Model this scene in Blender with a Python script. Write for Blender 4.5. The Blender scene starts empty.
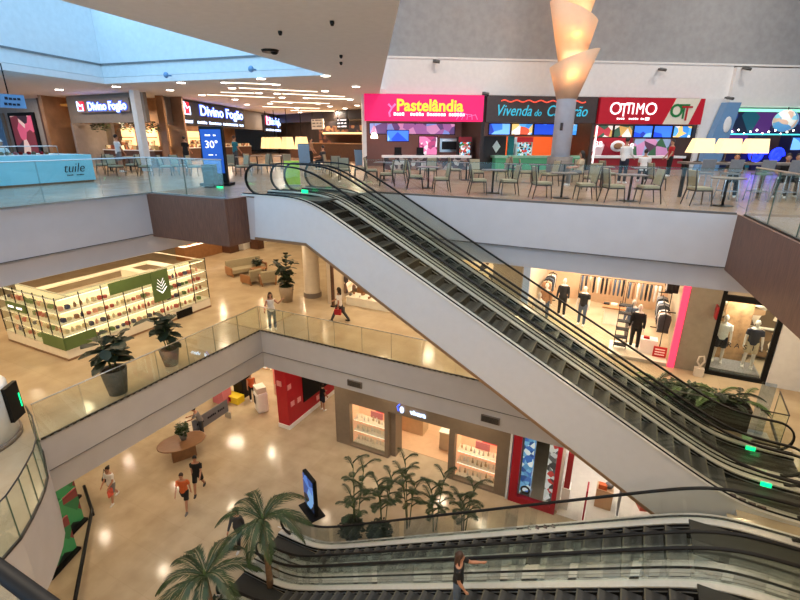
import bpy, bmesh, math, random
from mathutils import Vector, Matrix
random.seed(11)
SC = bpy.context.scene; COL = SC.collection
R = math.radians
# ---------------------------------------------------------------- camera and pixel <-> place helper
F = 460.; TH = R(19.18); YAW = R(-26.17); RO = R(.31); CZ = 13.65
cy, sy, ct, st = math.cos(YAW), math.sin(YAW), math.cos(TH), math.sin(TH)
FW = Vector((sy*ct, cy*ct, -st)); RT = Vector((cy, -sy, 0)); UP = RT.cross(FW)
RT, UP = RT*math.cos(RO)+UP*math.sin(RO), UP*math.cos(RO)-RT*math.sin(RO)
def ray(x, y): return FW+RT*((x-400)/F)+UP*((300-y)/F)
def up(x, y, z):
    d = ray(x, y); t = (z-CZ)/d.z; return (d.x*t, d.y*t)
def onY(x, y, Y):
    d = ray(x, y); t = Y/d.y; return (d.x*t, Y, CZ+d.z*t)
def onX(x, y, X):
    d = ray(x, y); t = X/d.x; return (X, d.y*t, CZ+d.z*t)
cam = bpy.data.cameras.new('camera'); co = bpy.data.objects.new('camera', cam); COL.objects.link(co)
cam.lens = F/800*36; cam.sensor_width = 36; cam.clip_start = .02; cam.clip_end = 400
M4 = Matrix.Identity(4)
for i in range(3): M4[i][0] = RT[i]; M4[i][1] = UP[i]; M4[i][2] = -FW[i]
M4[2][3] = CZ
co.matrix_world = M4; SC.camera = co
# ---------------------------------------------------------------- materials
MATS = {}
def mat(name, col, rough=.5, metal=0., emit=0., ecol=None, noise=0., scale=5., bump=0., spec=.5, stretch=None, col2=None, kind='noise'):
    if name in MATS: return MATS[name]
    m = bpy.data.materials.new(name); m.use_nodes = True; nt = m.node_tree; b = nt.nodes['Principled BSDF']
    c = (*col, 1)
    b.inputs['Base Color'].default_value = c; b.inputs['Roughness'].default_value = rough
    b.inputs['Metallic'].default_value = metal; b.inputs['Specular IOR Level'].default_value = spec
    if emit:
        b.inputs['Emission Color'].default_value = (*(ecol or col), 1); b.inputs['Emission Strength'].default_value = emit
    tc = nt.nodes.new('ShaderNodeTexCoord'); mp = nt.nodes.new('ShaderNodeMapping')
    nt.links.new(tc.outputs['Object'], mp.inputs['Vector'])
    if stretch: mp.inputs['Scale'].default_value = stretch
    if kind == 'noise':
        n = nt.nodes.new('ShaderNodeTexNoise'); n.inputs['Scale'].default_value = scale; n.inputs['Detail'].default_value = 4
    elif kind == 'wave':
        n = nt.nodes.new('ShaderNodeTexWave'); n.inputs['Scale'].default_value = scale; n.inputs['Distortion'].default_value = 1
    else:
        n = nt.nodes.new('ShaderNodeTexVoronoi'); n.inputs['Scale'].default_value = scale
    nt.links.new(mp.outputs[0], n.inputs['Vector'])
    out = n.outputs['Fac'] if 'Fac' in n.outputs else n.outputs['Distance']
    amt = noise if noise else .04
    r = nt.nodes.new('ShaderNodeValToRGB'); e = r.color_ramp.elements
    e[0].position = .3; e[1].position = .7
    e[0].color = (*(col2 if col2 else [max(0, v*(1-amt)) for v in col]), 1); e[1].color = (*[min(1, v*(1+amt)) for v in col], 1)
    nt.links.new(out, r.inputs[0]); nt.links.new(r.outputs[0], b.inputs['Base Color'])
    if bump:
        bp = nt.nodes.new('ShaderNodeBump'); bp.inputs['Strength'].default_value = bump; bp.inputs['Distance'].default_value = .02
        nt.links.new(out, bp.inputs['Height']); nt.links.new(bp.outputs[0], b.inputs['Normal'])
    MATS[name] = m; return m
def floor_mat(name, c1, c2, joint, tile, rough):
    m = bpy.data.materials.new(name); m.use_nodes = True; nt = m.node_tree; b = nt.nodes['Principled BSDF']
    tc = nt.nodes.new('ShaderNodeTexCoord'); br = nt.nodes.new('ShaderNodeTexBrick')
    br.offset = 0; br.inputs['Scale'].default_value = 1; br.inputs['Brick Width'].default_value = tile; br.inputs['Row Height'].default_value = tile
    br.inputs['Mortar Size'].default_value = .004; br.inputs['Color1'].default_value = (*c1, 1); br.inputs['Color2'].default_value = (*c2, 1); br.inputs['Mortar'].default_value = (*joint, 1)
    nt.links.new(tc.outputs['Object'], br.inputs['Vector'])
    n = nt.nodes.new('ShaderNodeTexNoise'); n.inputs['Scale'].default_value = 1.3; n.inputs['Detail'].default_value = 8; nt.links.new(tc.outputs['Object'], n.inputs['Vector'])
    r = nt.nodes.new('ShaderNodeValToRGB'); r.color_ramp.elements[0].position = .3; r.color_ramp.elements[0].color = (.82, .8, .78, 1); r.color_ramp.elements[1].position = .65; r.color_ramp.elements[1].color = (1, 1, 1, 1)
    nt.links.new(n.outputs['Fac'], r.inputs[0])
    mx = nt.nodes.new('ShaderNodeMix'); mx.data_type = 'RGBA'; mx.blend_type = 'MULTIPLY'; mx.inputs[0].default_value = 1
    nt.links.new(br.outputs['Color'], mx.inputs[6]); nt.links.new(r.outputs[0], mx.inputs[7]); nt.links.new(mx.outputs[2], b.inputs['Base Color'])
    b.inputs['Roughness'].default_value = rough; b.inputs['Specular IOR Level'].default_value = .3
    MATS[name] = m; return m
def glass_mat(name, tint, refl=.07, rough=.02):
    m = bpy.data.materials.new(name); m.use_nodes = True; nt = m.node_tree
    for n in list(nt.nodes): nt.nodes.remove(n)
    o = nt.nodes.new('ShaderNodeOutputMaterial'); t = nt.nodes.new('ShaderNodeBsdfTransparent'); g = nt.nodes.new('ShaderNodeBsdfGlossy')
    t.inputs[0].default_value = (*tint, 1); g.inputs['Roughness'].default_value = rough; g.inputs[0].default_value = (.9, 1, .97, 1)
    fr = nt.nodes.new('ShaderNodeFresnel'); fr.inputs[0].default_value = 1.45
    ma = nt.nodes.new('ShaderNodeMath'); ma.operation = 'MULTIPLY_ADD'; ma.inputs[1].default_value = .3; ma.inputs[2].default_value = refl*.3
    nt.links.new(fr.outputs[0], ma.inputs[0])
    mx = nt.nodes.new('ShaderNodeMixShader'); nt.links.new(ma.outputs[0], mx.inputs[0]); nt.links.new(t.outputs[0], mx.inputs[1]); nt.links.new(g.outputs[0], mx.inputs[2])
    nt.links.new(mx.outputs[0], o.inputs[0]); MATS[name] = m; return m
def emat(name, col, s=1.): return mat(name, col, .5, emit=s, noise=.02)
def img_mat(name, cols, scale=3., emit=0., rough=.4):
    "a poster or screen with blocks of several colours"
    if name in MATS: return MATS[name]
    m = bpy.data.materials.new(name); m.use_nodes = True; nt = m.node_tree; b = nt.nodes['Principled BSDF']
    tc = nt.nodes.new('ShaderNodeTexCoord'); n = nt.nodes.new('ShaderNodeTexVoronoi'); n.inputs['Scale'].default_value = scale
    nt.links.new(tc.outputs['Object'], n.inputs['Vector'])
    sp = nt.nodes.new('ShaderNodeSeparateColor'); nt.links.new(n.outputs['Color'], sp.inputs[0])
    r = nt.nodes.new('ShaderNodeValToRGB'); r.color_ramp.interpolation = 'CONSTANT'
    while len(r.color_ramp.elements) < len(cols): r.color_ramp.elements.new(.5)
    for i, c in enumerate(cols): r.color_ramp.elements[i].position = i/len(cols); r.color_ramp.elements[i].color = (*c, 1)
    nt.links.new(sp.outputs[0], r.inputs[0]); nt.links.new(r.outputs[0], b.inputs['Base Color']); b.inputs['Roughness'].default_value = rough
    if emit: nt.links.new(r.outputs[0], b.inputs['Emission Color']); b.inputs['Emission Strength'].default_value = emit
    MATS[name] = m; return m
def s(r, g, b):
    f = lambda v: ((v/255+.055)/1.055)**2.4 if v > 10 else v/255/12.92
    return (f(r), f(g), f(b))
floor_mat('stone_floor', s(194,176,148), s(190,172,143), s(176,158,130), 1.2, .16)
floor_mat('food_floor', s(178,150,128), s(170,142,120), s(140,118,100), .9, .25)
mat('plaster', s(200,195,197), .6, noise=.03, scale=2)
mat('plaster_warm', s(196,190,186), .6, noise=.03, scale=2)
mat('ceiling_paint', s(232,228,226), .8, noise=.03)
mat('grey_wall', s(158,155,153), .9, noise=.08, scale=3, bump=.1)
mat('white_wall', s(232,226,220), .7, noise=.03)
mat('wood_panel', s(112,78,62), .5, noise=.25, scale=6, stretch=(14,14,.5), col2=s(78,52,42))
mat('steel', s(190,190,188), .3, metal=.9, noise=.05, scale=20)
mat('deck_steel', s(214,212,206), .35, metal=.3, noise=.05, scale=12)
mat('dark_metal', s(30,30,30), .4, metal=.5)
mat('black', s(14,14,15), .6, spec=.25)
mat('black_rubber', s(9,9,10), .55, spec=.3)
mat('truss_panel', s(212,212,214), .35, metal=.1, noise=.02)
mat('copper', s(150,120,92), .4, metal=.5)
mat('step_tread', s(50,49,48), .6, metal=.1, noise=.45, scale=1, kind='wave', stretch=(1,60,1), bump=.3)
mat('step_riser', s(18,18,18), .5, metal=.4, noise=.3)
mat('comb', s(48,48,45), .5, metal=.2, noise=.3, kind='wave', scale=30)
glass_mat('glass', (.95,.985,.975)); glass_mat('glass_green', (.955,.97,.945), .07)
mat('glass_edge', s(52,78,64), .3)
mat('chan', s(60,56,52), .4, metal=.4)
emat('lamp_warm', (1,.78,.5), 9); emat('lamp_white', (1,.9,.75), 14); emat('strip', (1,.8,.55), 5)
emat('green_led', (.0,.85,.25), 2.2)
mat('cream_fabric', s(160,150,124), .8, noise=.1, scale=30)
mat('dark_wood', s(48,32,24), .45, noise=.2)
mat('wood_light', s(156,110,72), .4, noise=.15, scale=4, stretch=(1,10,1))
mat('table_top', s(120,108,98), .3, noise=.1)
mat('white', s(236,234,230), .4); mat('off_white', s(220,212,200), .5)
mat('skin', s(178,128,100), .55); mat('skin_dark', s(130,88,66), .55); mat('skin_pale', s(205,195,185), .5)
mat('hair', s(30,20,16), .6, noise=.3, scale=40); mat('hair_brown', s(60,38,26), .6, noise=.3, scale=40)
for n, c in dict(c_black=(20,20,22), c_white=(225,222,218), c_orange=(200,95,45), c_jeans=(78,92,112), c_navy=(26,30,48), c_teal=(30,110,125), c_red=(170,30,36), c_grey=(120,118,118), c_beige=(190,170,140), c_pink=(210,120,130), c_tan=(150,110,80), c_dgrey=(58,58,62)).items():
    mat(n, s(*c), .85, noise=.08, scale=25)
mat('leaf', s(44,62,28), .5, noise=.35, scale=5); mat('leaf_dark', s(26,42,24), .55, noise=.3, scale=5); mat('leaf_bright', s(84,112,52), .5, noise=.3, scale=5)
mat('trunk', s(120,92,66), .8, noise=.35, scale=3, stretch=(1,1,8), bump=.4); mat('stem', s(70,88,42), .6)
mat('pot_grey', s(98,96,92), .6, noise=.15, scale=8); mat('pot_tan', s(158,138,112), .6, noise=.1); mat('soil', s(38,28,20), .9, noise=.3, scale=30)
# ---------------------------------------------------------------- mesh builder
class MB:
    def __init__(s_): s_.bm = bmesh.new(); s_.mi = 0
    def m(s_, i): s_.mi = i; return s_
    def face(s_, vs, smooth=False):
        try:
            f = s_.bm.faces.new(vs); f.material_index = s_.mi; f.smooth = smooth; return f
        except ValueError: return None
    def quad(s_, *p, smooth=False): return s_.face([s_.bm.verts.new(q) for q in p], smooth)
    def box(s_, x0, x1, y0, y1, z0, z1):
        v = [s_.bm.verts.new(p) for p in ((x0,y0,z0),(x1,y0,z0),(x1,y1,z0),(x0,y1,z0),(x0,y0,z1),(x1,y0,z1),(x1,y1,z1),(x0,y1,z1))]
        for f in ((3,2,1,0),(4,5,6,7),(0,1,5,4),(1,2,6,5),(2,3,7,6),(3,0,4,7)): s_.face([v[i] for i in f])
        return s_
    def cbox(s_, c, d, rz=0, rx=0, ry=0):
        mt = Matrix.Translation(c) @ Matrix.Rotation(rz,4,'Z') @ Matrix.Rotation(rx,4,'X') @ Matrix.Rotation(ry,4,'Y')
        n = len(s_.bm.verts); s_.bm.verts.ensure_lookup_table()
        vs = [mt @ Vector((d[0]/2*a, d[1]/2*b, d[2]/2*e)) for e in (-1,1) for a, b in ((-1,-1),(1,-1),(1,1),(-1,1))]
        v = [s_.bm.verts.new(p) for p in vs]
        for f in ((3,2,1,0),(4,5,6,7),(0,1,5,4),(1,2,6,5),(2,3,7,6),(3,0,4,7)): s_.face([v[i] for i in f])
        return s_
    def ring(s_, c, r, n, ax=None, ry=None, ph=0):
        c = Vector(c); ax = Vector(ax or (0,0,1)).normalized()
        a = ax.orthogonal().normalized() if abs(ax.z) < .99 else Vector((1,0,0)); b = ax.cross(a)
        ry = ry if ry is not None else r
        return [s_.bm.verts.new(c+a*(r*math.cos(2*math.pi*i/n+ph))+b*(ry*math.sin(2*math.pi*i/n+ph))) for i in range(n)]
    def bridge(s_, A, B, smooth=True):
        n = len(A)
        for i in range(n): s_.face([A[i], A[(i+1)%n], B[(i+1)%n], B[i]], smooth)
    def tube(s_, pts, rs, n=8, caps=True):
        pts = [Vector(p) for p in pts]
        if not isinstance(rs, (list, tuple)): rs = [rs]*len(pts)
        t0 = (pts[1]-pts[0]).normalized(); a = t0.orthogonal().normalized(); rings = []
        for i, p in enumerate(pts):
            t = (pts[min(i+1, len(pts)-1)]-pts[max(i-1, 0)]).normalized()
            a = (a-t*a.dot(t)).normalized(); b = t.cross(a)
            rings.append([s_.bm.verts.new(p+a*(rs[i]*math.cos(2*math.pi*k/n))+b*(rs[i]*math.sin(2*math.pi*k/n))) for k in range(n)])
        for A, B in zip(rings, rings[1:]): s_.bridge(A, B)
        if caps: s_.face(rings[0][::-1]); s_.face(rings[-1])
        return s_
    def lathe(s_, prof, c=(0,0,0), n=20, caps=True):
        rings = [s_.ring((c[0], c[1], c[2]+z), r, n) for r, z in prof]
        for A, B in zip(rings, rings[1:]): s_.bridge(A, B)
        if caps: s_.face(rings[0][::-1]); s_.face(rings[-1])
        return s_
    def loft(s_, secs, n=12):
        "secs: (centre, rx, ry) stacked; axis follows the centres; rx across x, ry across y-ish"
        rings = []
        P = [Vector(q[0]) for q in secs]
        for i, (c, rx, ry) in enumerate(secs):
            t = (P[min(i+1, len(P)-1)]-P[max(i-1, 0)]).normalized()
            b = t.cross(Vector((1,0,0)));
            if b.length < .2: b = t.cross(Vector((0,0,1)))
            b.normalize(); a = b.cross(t)
            rings.append([s_.bm.verts.new(P[i]+a*(rx*math.cos(2*math.pi*k/n))+b*(ry*math.sin(2*math.pi*k/n))) for k in range(n)])
        for A, B in zip(rings, rings[1:]): s_.bridge(A, B)
        s_.face(rings[0][::-1]); s_.face(rings[-1]); return s_
    def ell(s_, c, r, n=10, k=6):
        prof = []
        rings = []
        for j in range(1, k):
            a = math.pi*j/k-math.pi/2
            rings.append([s_.bm.verts.new((c[0]+r[0]*math.cos(a)*math.cos(2*math.pi*i/n), c[1]+r[1]*math.cos(a)*math.sin(2*math.pi*i/n), c[2]+r[2]*math.sin(a))) for i in range(n)])
        for A, B in zip(rings, rings[1:]): s_.bridge(A, B)
        lo = s_.bm.verts.new((c[0],c[1],c[2]-r[2])); hi = s_.bm.verts.new((c[0],c[1],c[2]+r[2]))
        for i in range(n): s_.face([lo, rings[0][(i+1)%n], rings[0][i]], True); s_.face([hi, rings[-1][i], rings[-1][(i+1)%n]], True)
        return s_
    def prism(s_, poly, z0, z1):
        lo = [s_.bm.verts.new((x,y,z0)) for x, y in poly]; hi = [s_.bm.verts.new((x,y,z1)) for x, y in poly]; n = len(poly)
        s_.face(lo[::-1]); s_.face(hi)
        for i in range(n): s_.face([lo[i], lo[(i+1)%n], hi[(i+1)%n], hi[i]])
        return s_
    def xz(s_, poly, y0, y1):
        a = [s_.bm.verts.new((x,y0,z)) for x, z in poly]; b = [s_.bm.verts.new((x,y1,z)) for x, z in poly]; n = len(poly)
        s_.face(a); s_.face(b[::-1])
        for i in range(n): s_.face([a[i], b[i], b[(i+1)%n], a[(i+1)%n]])
        return s_
    def mesh(s_, name, mats):
        bmesh.ops.recalc_face_normals(s_.bm, faces=s_.bm.faces)
        me = bpy.data.meshes.new(name); s_.bm.to_mesh(me); s_.bm.free()
        for k in (mats if isinstance(mats, (list, tuple)) else [mats]): me.materials.append(MATS[k] if isinstance(k, str) else k)
        return me
    def build(s_, name, mats, parent=None, loc=(0,0,0), rz=0, bevel=0):
        o = bpy.data.objects.new(name, s_.mesh(name, mats)); COL.objects.link(o); o.parent = parent; o.location = loc; o.rotation_euler = (0,0,rz)
        if bevel:
            b = o.modifiers.new('bevel', 'BEVEL'); b.width = bevel; b.segments = 2; b.limit_method = 'ANGLE'
        return o
def tag(o, label=None, cat=None, group=None, kind=None):
    if label: o['label'] = label
    if cat: o['category'] = cat
    if group: o['group'] = group
    if kind: o['kind'] = kind
    return o
def thing(name, label, cat, loc=(0,0,0), rz=0, group=None):
    o = bpy.data.objects.new(name, None); o.empty_display_size = .1; COL.objects.link(o); o.location = loc; o.rotation_euler = (0,0,rz)
    return tag(o, label, cat, group)
def dup(o, loc=None, rz=None, label=None, group=None, parent=None):
    c = o.copy(); COL.objects.link(c); c.parent = parent
    if loc is not None: c.location = loc
    if rz is not None: c.rotation_euler = (0,0,rz)
    if label: c['label'] = label
    if group: c['group'] = group
    for ch in o.children: dup(ch, parent=c)
    return c
def struct(o): o['kind'] = 'structure'; return o
FONT = None
def text(body, size, mat_, parent, loc, rot, ext=.01, align='CENTER', shear=0., sx=1., name='lettering', bold=0.):
    cu = bpy.data.curves.new(name, 'FONT'); cu.body = body; cu.size = size; cu.extrude = ext; cu.align_x = align; cu.align_y = 'CENTER'; cu.shear = shear; cu.offset = bold; cu.resolution_u = 3
    t = bpy.data.objects.new('tmp', cu); COL.objects.link(t); bpy.context.view_layer.update()
    me = bpy.data.meshes.new_from_object(t.evaluated_get(bpy.context.evaluated_depsgraph_get())); bpy.data.objects.remove(t); me.name = name
    me.materials.clear(); me.materials.append(MATS[mat_])
    o = bpy.data.objects.new(name, me); COL.objects.link(o); o.parent = parent; o.location = loc; o.rotation_euler = rot; o.scale = (sx, 1, 1); return o
def marks(n, w, h, mat_, parent, loc, rot=(math.pi/2,0,0), seed=1, name='small_lettering'):
    "a line of writing too small to read in the photograph: a row of short strokes"
    rn = random.Random(seed); m = MB(); x = -w/2; q = w/n
    pts = []
    for i in range(n):
        if rn.random() < .12: continue
        x0 = -w/2+i*q
        m.box(x0, x0+q*.72, -h/2, -h/2+h*rn.uniform(.75,1), 0, .012)
    return m.build(name, mat_, parent, loc, 0) if False else _rot(m.build(name, mat_, parent, loc, 0), rot)
def _rot(o, rot): o.rotation_euler = rot; return o
def arealight(loc, size, power, col=(1,.8,.58), rot=(0,0,0), shape='DISK', spread=None):
    l = bpy.data.lights.new('lamp', 'AREA'); l.shape = shape; l.energy = power; l.color = col
    if shape == 'RECTANGLE': l.size, l.size_y = size
    else: l.size = size
    if spread: l.spread = spread
    o = bpy.data.objects.new('lamp', l); COL.objects.link(o); o.location = loc; o.rotation_euler = rot; return o
# ================================================================ the setting: slabs, walls, ceilings
def slab(name, polys, z0, z1, mats):
    m = MB()
    for p in polys:
        lo = [m.bm.verts.new((x,y,z0)) for x, y in p]; hi = [m.bm.verts.new((x,y,z1)) for x, y in p]; n = len(p)
        m.m(2).face(lo[::-1]); m.m(0).face(hi); m.mi = 1
        for i in range(n): m.face([lo[i], lo[(i+1)%n], hi[(i+1)%n], hi[i]])
    return struct(m.build(name, mats))
XR0, XR1 = 2.36, 3.85     # the slanting right edge of the upper floor opening: at y=13.4 and at y=-2
def rx(y): return XR0+(13.4-y)*(XR1-XR0)/15.4
L, Rr, B, Fr = -62, 34, 62, -9
def upper(i):
    return [[(L,Fr),(-13.75+(-i),Fr),(-13.75-i,9.83+i),(-13.75-i,B),(L,B)],
            [(-13.75-i,9.83+i),(-10.45-i,9.83+i),(-10.45-i,10.6+i),(-10.0,10.6+i),(-10.0,B),(-13.75-i,B)],
            [(-10.0,13.42+i),(XR0+i,13.42+i),(XR0+i,B),(-10.0,B)],
            [(XR0+i,13.42+i),(rx(Fr)+i,Fr),(Rr,Fr),(Rr,B),(XR0+i,B)],
            [(-13.75,Fr),(rx(Fr),Fr),(rx(.1),.1),(-13.75,.1)]]
slab('floor', upper(0), 10.72, 12, ['food_floor', 'plaster', 'ceiling_paint'])
UB = upper(.12); UB[1] = [(-13.87,13.54),(-10.0,13.54),(-10.0,B),(-13.87,B)]; UB[0][2] = (-13.87,9.95); UB[2] = [(-10.0,13.54),(Rr,13.54),(Rr,B),(-10.0,B)]; UB[3] = [(8,13.54),(8,Fr),(Rr,Fr),(Rr,13.54)]
slab('ceiling', UB, 10.1, 10.715, ['plaster', 'plaster', 'ceiling_paint'])
CURVE = [(-13.25,5.02),(-12.6,4.84),(-12.04,4.6),(-11.5,4.37),(-11.1,4.1),(-10.75,3.8),(-10.4,3.48),(-10.04,3.1),(-9.75,2.6),(-9.5,1.8),(-9.4,.5),(-9.4,Fr)]
def middle(i):
    c = [(x-i*.8, y+i*.3) for x, y in CURVE]
    return [[(L,Fr)]+[(c[-1][0],Fr)]+c[::-1][1:]+[(-13.25-i,5.02),(L,5.02)],
            [(L,5.02),(-13.25-i,5.02),(-13.25-i,13.55+i),(-13.25-i,B),(L,B)],
            [(-13.25-i,13.55+i),(3.1,13.55+i),(3.1,B),(-13.25-i,B)],
            [(2.9,Fr),(Rr,Fr),(Rr,B),(3.1,B),(3.1,10.3),(2.9,10.3)]]
slab('floor', middle(0), 4.98, 6, ['stone_floor', 'plaster_warm', 'ceiling_paint'])
slab('ceiling', middle(.1), 4.2, 4.975, ['plaster_warm', 'plaster_warm', 'ceiling_paint'])
struct(MB().box(L,Rr,Fr,B,-.3,0).build('floor', 'stone_floor'))
# wood cladding on the upper slab edge, left landing and right side
m = MB(); m.box(-13.76,-10.4,9.76,9.83,10.64,12.02); m.box(-10.45,-10.39,9.83,10.62,10.64,12.02)
struct(m.build('trim_1', 'wood_panel'))
m = MB()
m.prism([(XR0-.02,13.42),(XR0+.05,13.42),(rx(Fr)+.05,Fr),(rx(Fr)-.02,Fr)], 10.66, 12.02)
struct(m.build('trim_2', 'wood_panel'))
# thin shadow-gap rails along the fascias
m = MB(); m.box(-10,XR0,13.36,13.42,10.705,10.725); m.box(-13.77,-13.73,Fr,9.76,10.705,10.725); m.box(-13.25,3.1,13.53,13.56,4.97,4.985); m.box(-13.27,-13.24,5.1,13.55,4.97,4.985)
struct(m.build('trim_3', mat('gap_grey', s(92,88,86), .6)))
m = MB()
for a, b in zip(range(-1300, 300, 20), range(-1290, 310, 20)): m.box(a/100, b/100, 13.47, 13.55, 5.995, 6.02)
for a in range(520, 1350, 20): m.box(-13.25, -13.17, a/100, a/100+.1, 5.995, 6.02)
struct(m.build('trim_4', 'steel'))
# enclosing walls
def wall(name, m_, *b): return struct(MB().box(*b).build(name, m_))
wall('wall_left', 'plaster_warm', L, L+.3, Fr, B, 0, 25); wall('wall_back', 'plaster_warm', L, Rr, B-.3, B, 0, 25)
wall('wall_right', 'plaster_warm', Rr-.3, Rr, Fr, B, 0, 25); wall('wall_front', 'plaster_warm', L, Rr, Fr, Fr+.3, 0, 12)  # unseen front wall left open above the upper floor to admit sky light
# low ceiling over the upper floor with the skylight well, and its diagonal end towards the food court
LC = 16.0
W = [(-9.75,5.89),(-11.2,16.31),(-22.3,14.7),(-20.6,6.4)]      # skylight well corners
W = [(-7.9,-7.5),(-11.2,16.31),(-22.3,14.7),(-17.3,-7.5)]
E0, E1 = (-12.9,23.6), (5,-7.6)
m = MB()
def ceil_piece(p): m.prism(p, LC, LC+.25)
ceil_piece([(L,Fr),(W[3][0],Fr),W[3],W[2],(-22.3,B),(L,B)])
ceil_piece([W[2],W[1],E0,(-12.9,B),(-22.3,B)])
ceil_piece([W[1],W[0],(5.0,-7.5),E0])
ceil_piece([W[0],W[3],(W[3][0],Fr),(6,Fr),(5,-7.5)])
struct(m.build('ceiling', 'ceiling_paint'))
m = MB(); n_ = 4
for i in range(4):
    a, b = Vector(W[i]), Vector(W[(i+1)%4]); d = (b-a).normalized(); o_ = Vector((d.y,-d.x))
    if (Vector(W[(i+2)%4])-a).dot(o_) > 0: o_ = -o_
    m.prism([a, b, b+o_*.25, a+o_*.25], 16.26, 19.1)
struct(m.build('wall_skylight', mat('well_paint', s(225,230,232), .6)))
m = MB()
for i in range(4):
    a, b = Vector(W[i]), Vector(W[(i+1)%4]); d = (b-a).normalized(); o_ = Vector((d.y,-d.x))
    if (Vector(W[(i+2)%4])-a).dot(o_) < 0: o_ = -o_
    m.prism([a, b, b+o_*.05, a+o_*.05], 16.75, 16.82)
struct(m.build('trim_5', mat('groove_grey', s(120,122,124), .6)))
# glazing bars and panes over the well
m = MB(); g = MB()
for k in range(6):
    t = k/5; a = Vector(W[0]).lerp(Vector(W[1]), t); b = Vector(W[3]).lerp(Vector(W[2]), t)
    m.tube([(*a,19.1),(*b,19.1)], .07, 4)
for k in range(5):
    t = k/4; a = Vector(W[0]).lerp(Vector(W[3]), t); b = Vector(W[1]).lerp(Vector(W[2]), t); m.tube([(*a,19.1),(*b,19.1)], .07, 4)
sk = struct(m.build('window_1', 'off_white'))
# ceiling end fascia (rises to the high hall roof), high roof
d = (Vector(E1)-Vector(E0)).normalized(); o_ = Vector((d.y,-d.x)); o_ = -o_ if o_.x > 0 else o_
m = MB(); m.prism([E0, (5,-7.6), Vector((5,-7.6))+o_*.2, Vector(E0)+o_*.2], LC+.26, 25); struct(m.build('wall_bulkhead', 'ceiling_paint'))
m = MB(); m.box(-7.4,Rr,Fr,B,25,25.3); m.box(L,-7.4,16.6,B,25,25.3); struct(m.build('ceiling', 'ceiling_paint'))
# ---------------------------------------------------------------- glass railings
def railing(label, pts, z, h, pw, cap='steel', glass='glass', capr=.018, name='glass_railing', closed=False, base='chan'):
    t = thing(name, label, 'railing', (pts[0][0], pts[0][1], z)); o0 = Vector((*pts[0], z))
    P = [Vector((x, y, 0)) for x, y in pts]
    for a, b in zip(P, P[1:]):
        l = (b-a).length; n = max(1, round(l/pw)); d = (b-a)/l; ang = math.atan2(d.y, d.x)
        for i in range(n):
            c = a+d*(l*(i+.5)/n)-Vector((o0.x,o0.y,0)); m = MB()
            w = l/n-.02
            v = [(-w/2,-.007),(w/2,-.007),(w/2,.007),(-w/2,.007)]
            lo = [m.bm.verts.new((x,y,.02)) for x, y in v]; hi = [m.bm.verts.new((x,y,h-.01)) for x, y in v]
            m.face([lo[0],lo[1],hi[1],hi[0]]); m.face([lo[2],lo[3],hi[3],hi[2]]); m.m(1)
            m.face([lo[1],lo[2],hi[2],hi[1]]); m.face([lo[3],lo[0],hi[0],hi[3]]); m.face(hi); m.face(lo[::-1])
            m.build('glass_panel', [glass, 'glass_edge'], t, c, ang)
    q = [p-Vector((o0.x,o0.y,0)) for p in P]
    m = MB(); m.tube([(p.x,p.y,h) for p in q], capr, 8); m.build('handrail', cap, t)
    m = MB()
    for a, b in zip(q, q[1:]): m.cbox(((a.x+b.x)/2,(a.y+b.y)/2,.025), ((b-a).length,.05,.05), math.atan2(b.y-a.y, b.x-a.x))
    m.build('base_channel', base, t)
    return t
railing('clear glass railing along the left edge of the upper floor above the plain grey fascia', [(-13.68,-4),(-13.68,9.9),(-10.5,9.9)], 12, 1.1, 1.5, base='steel')
railing('clear glass railing in front of the food court dining chairs', [(-7.9,13.5),(XR0-.03,13.5)], 12, 1.05, 1.45, cap='glass_edge', capr=.006, base='gap_grey')
railing('glass railing above the wood panelled slab edge at the right of the upper floor', [(XR0+.1,13.3),(rx(0)+.1,0.2)], 12, 1.1, 1.4)
railing('green tinted glass railing on the straight left balcony of the middle floor', [(-13.2,5.1),(-13.2,13.5)], 6, 1.1, 1.25, glass='glass_green')
railing('green tinted glass railing on the middle floor in front of the two women', [(-13.15,13.5),(2.9,13.5)], 6, 1.1, 1.2, glass='glass_green')
railing('curved glass railing on the rounded balcony at the bottom left', [(x+.04,y-.03) for x, y in CURVE[:-1]]+[(-9.36,-3)], 6, 1.1, 1.1, glass='glass_green', cap='chan')
railing('thick black handrail on glass across the bottom left corner of the picture', [(-9,.182),(3,.182)], 12, 1.095, 1.5, cap='black', capr=.0115)
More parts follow.
